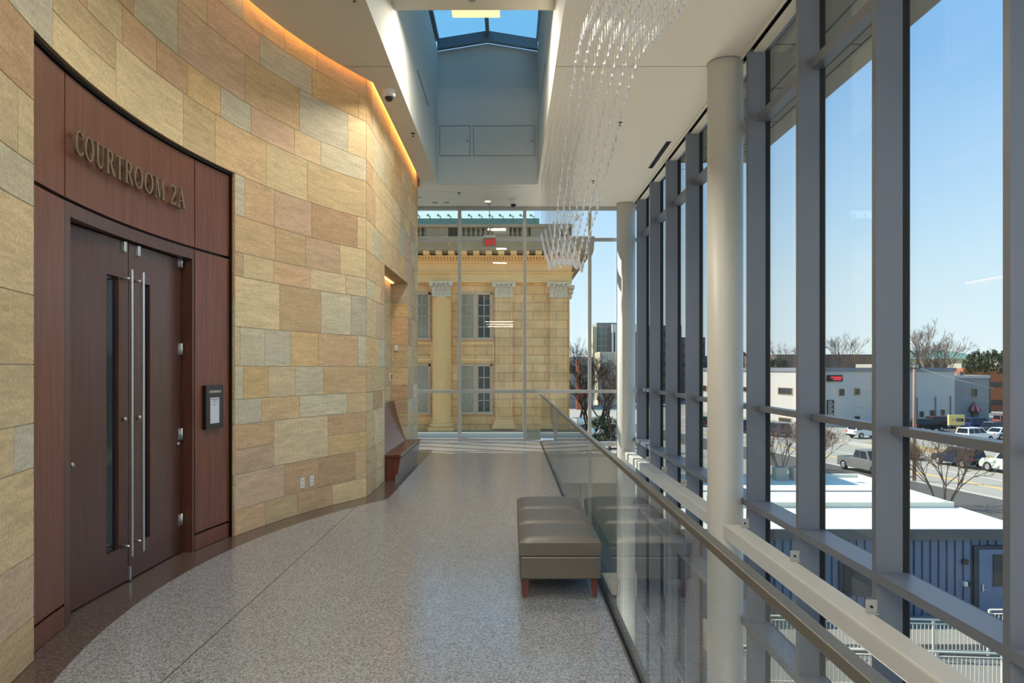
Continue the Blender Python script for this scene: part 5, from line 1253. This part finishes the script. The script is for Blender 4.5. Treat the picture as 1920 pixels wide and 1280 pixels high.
def evergreen(loc, r, lab, seed=1, hc=None):
    hc = hc or r*1.45
    R_ = random.Random(seed); m = MB()
    m.tube((0, 0, 0), (0, 0, hc), .3, .15, n=6, mi=1)
    for i in range(900):
        a = R_.uniform(0, 2*PI); e = math.asin(R_.uniform(-.5, 1)); rr = r*R_.uniform(.75, 1.05)*(1+.18*math.sin(3*a+seed))
        c = Vector((math.cos(a)*math.cos(e)*rr*1.25, math.sin(a)*math.cos(e)*rr*1.1, hc+math.sin(e)*rr*.8)); s_ = r*.11
        p = [c+Vector((R_.uniform(-s_, s_), R_.uniform(-s_, s_), R_.uniform(-s_, s_))) for _ in range(3)]; m.poly(p); m.poly([p[0]*.97+Vector((0, 0, .04*r)), p[2]*.97, p[1]*.97])
    o = m.build('evergreen_tree', [M['needle'], M['bark']], None); o.location = loc; tag(o, lab, 'tree'); return o
evergreen((92.5, 143, GZ), 3.3, 'dark green evergreen tree on the skyline at the window edge', 1, 9.3)
evergreen((58.5, 161.8, GZ), 1.6, 'dull green evergreen above the white building in the narrow pane', 4, 9.6)
evergreen((5.9, 63, GZ), 1.5, 'low dark evergreen bush behind the park lawn and the lamp globe', 7)
evergreen((8.9, 71, GZ), 1.7, 'low dark evergreen bush behind the park lawn beside the corner column', 9)
def hedge(loc, r, lab, seed):
    R_ = random.Random(seed); m = MB()
    for i in range(260):
        a = R_.uniform(0, 2*PI); e = R_.uniform(0, PI/2); c = Vector((math.cos(a)*math.cos(e)*r, math.sin(a)*math.cos(e)*r, math.sin(e)*r)); d = c.normalized()
        m.tube(c*.2, c*R_.uniform(.8, 1.05)+Vector((R_.uniform(-.1, .1), 0, R_.uniform(-.1, .1))), .012, .008, n=3, cap=False)
    o = m.build('twiggy_bush', M['bark_dark'], None); o.location = loc; tag(o, lab, 'bush')
p = GP(1714, 862); hedge((p.x, p.y, GZ), 1.3, 'round leafless bush beside the foot of the utility pole', 2)
# ------------------------------------------------------------------ street furniture
t = thing('utility_pole', 'thin weathered wooden utility pole rising in front of the grey facade', 'pole', (31.1, 57, GZ))
m = MB(); m.tube((31.1, 57, GZ), (31.1, 57, 1.85), .14, .10, n=10); m.build('pole', plain('weathered_wood', (176, 140, 120), .9, var=.2, scale=3, stretch=(1, 1, .2)), t)
m = MB(); m.box((30.6, 56.9, 1.62), (31.6, 57.0, 1.70)); m.build('crossarm', M['bark'], t)
m = MB(); A = Vector((31.2, 57, 1.75)); B_ = Vector((78.2, 119.8, -1.6)); prev = A
for i in range(1, 25):
    u = i/24; q = A.lerp(B_, u)+Vector((0, 0, -.5*u*(1-u))); m.tube(prev, q, .035, n=4, cap=False); prev = q
tag(m.build('overhead_wire', M['whitepaint'], None), 'pale overhead wire sagging from the utility pole to the grey building', 'wire')
sp_ = thing('parking_sign', 'yellow EZ Park sign on a yellow post beside the parking lot', 'sign', (56.6, 94.5, GZ))
M['signy'] = plain('sign_yellow', (226, 204, 130), .6, var=.02)
m = MB(); m.tube((57.1, 94.6, GZ), (57.1, 94.6, -5.6), .10, n=10); m.build('post', plain('post_yellow', (214, 162, 66), .6), sp_)
m = MB(); m.box((56.05, 94.45, -5.62), (57.95, 94.75, -4.30)); m.box((56.05-.12, 94.44, -5.64), (56.05, 94.76, -4.28)); sb2 = m.build('sign_box', M['signy'], sp_)
m = MB(); m.prism([(57.0+.33+.42*math.cos(a), -4.96+.19*math.sin(a)) if False else (57.33+(.30 if math.cos(a) > 0 else -.30)+.20*math.cos(a), -4.95+.20*math.sin(a)) for a in [2*PI*i/24 for i in range(24)]], 0, .03, 0, XZ(94.45)); m.build('pill_badge', M['black'], sb2)
m = MB(); x_ = 0; B = basis((56.95, 94.41, -5.05), (1, 0, 0), (0, 0, 1), (0, -1, 0), .22)
for c in 'Park': sans_glyph(c, m, 0, .05, B @ Matrix.Translation((x_, 0, 0)), 0, .17); x_ += NW[c]*1.12+.08
m.build('lettering', M['whitepaint'], sb2)
m = MB(); x_ = 0; B = basis((56.28, 94.44, -5.06), (1, 0, 0), (0, 0, 1), (0, -1, 0), .26)
for c in 'EZ': sans_glyph(c, m, 0, .05, B @ Matrix.Translation((x_, 0, 0)), 0, .17); x_ += NW[c]*1.15+.1
m.build('lettering', plain('orange_letters', (226, 122, 60), .6), sb2)
def globe_lamp(x_, y_, z_, lab):
    t = thing('globe_lamp', lab, 'street lamp', (x_, y_, GZ))
    m = MB(); m.tube((x_, y_, GZ), (x_, y_, z_-.22), .06, .045, n=10); m.lathe([(.14, GZ), (.12, GZ+.5), (.07, GZ+.6)], (x_, y_, 0), 12); m.build('post', M['black'], t)
    m = MB(); m.lathe([(.001, -.20)]+[(.2*math.cos(a), .2*math.sin(a)) for a in [-1.4+i*.28 for i in range(11)]]+[(.001, .2)], (x_, y_, z_), 20); m.build('globe', M['plastic'], t)
globe_lamp(3.62, 38, -1.08, 'white globe lamp beside the courthouse corner, the higher one')
globe_lamp(4.05, 37.0, -1.5, 'white globe lamp at the far window mullion, the lower one')
m = MB(); prev = None; LX = cx_(1067); LZ = cz(421)
m.tube((LX, cy0, LZ), (LX, cy0, LZ+.15), .05, n=8)
for i in range(9):
    a_ = PI*i/16; q = Vector((LX+.36*(1-math.cos(a_)), cy0, LZ+.15+.38*math.sin(a_)))
    if prev is not None: m.tube(prev, q, .035, n=6, cap=False)
    prev = q
rl = m.build('camera_arm', M['plastic'], None); rl.parent = ch; rl.matrix_parent_inverse = Matrix.Translation(-ch.location)
m = MB(); m.lathe([(.16, .10), (.17, -.02), (.12, -.12), (.04, -.2)], (LX+.42, cy0, LZ+.42), 14); m.build('camera_dome', M['plastic'], rl)
# red stop sign far beyond
t = thing('stop_sign', 'tiny red round sign beyond the courthouse corner', 'sign', (8.1, 80, GZ))
m = MB(); m.tube((8.1, 80, GZ), (8.1, 80, -1.2), .05, n=6); m.build('post', M['grey'], t)
m = MB(); m.lathe([(.4, -.02), (.4, .02)], (8.1, 79.9, -1.1), 8, 0, 'Y'); m.build('plate', M['red'], t)
for o in list(bpy.data.objects):
    if 'absolute' in o.keys(): del o['absolute']
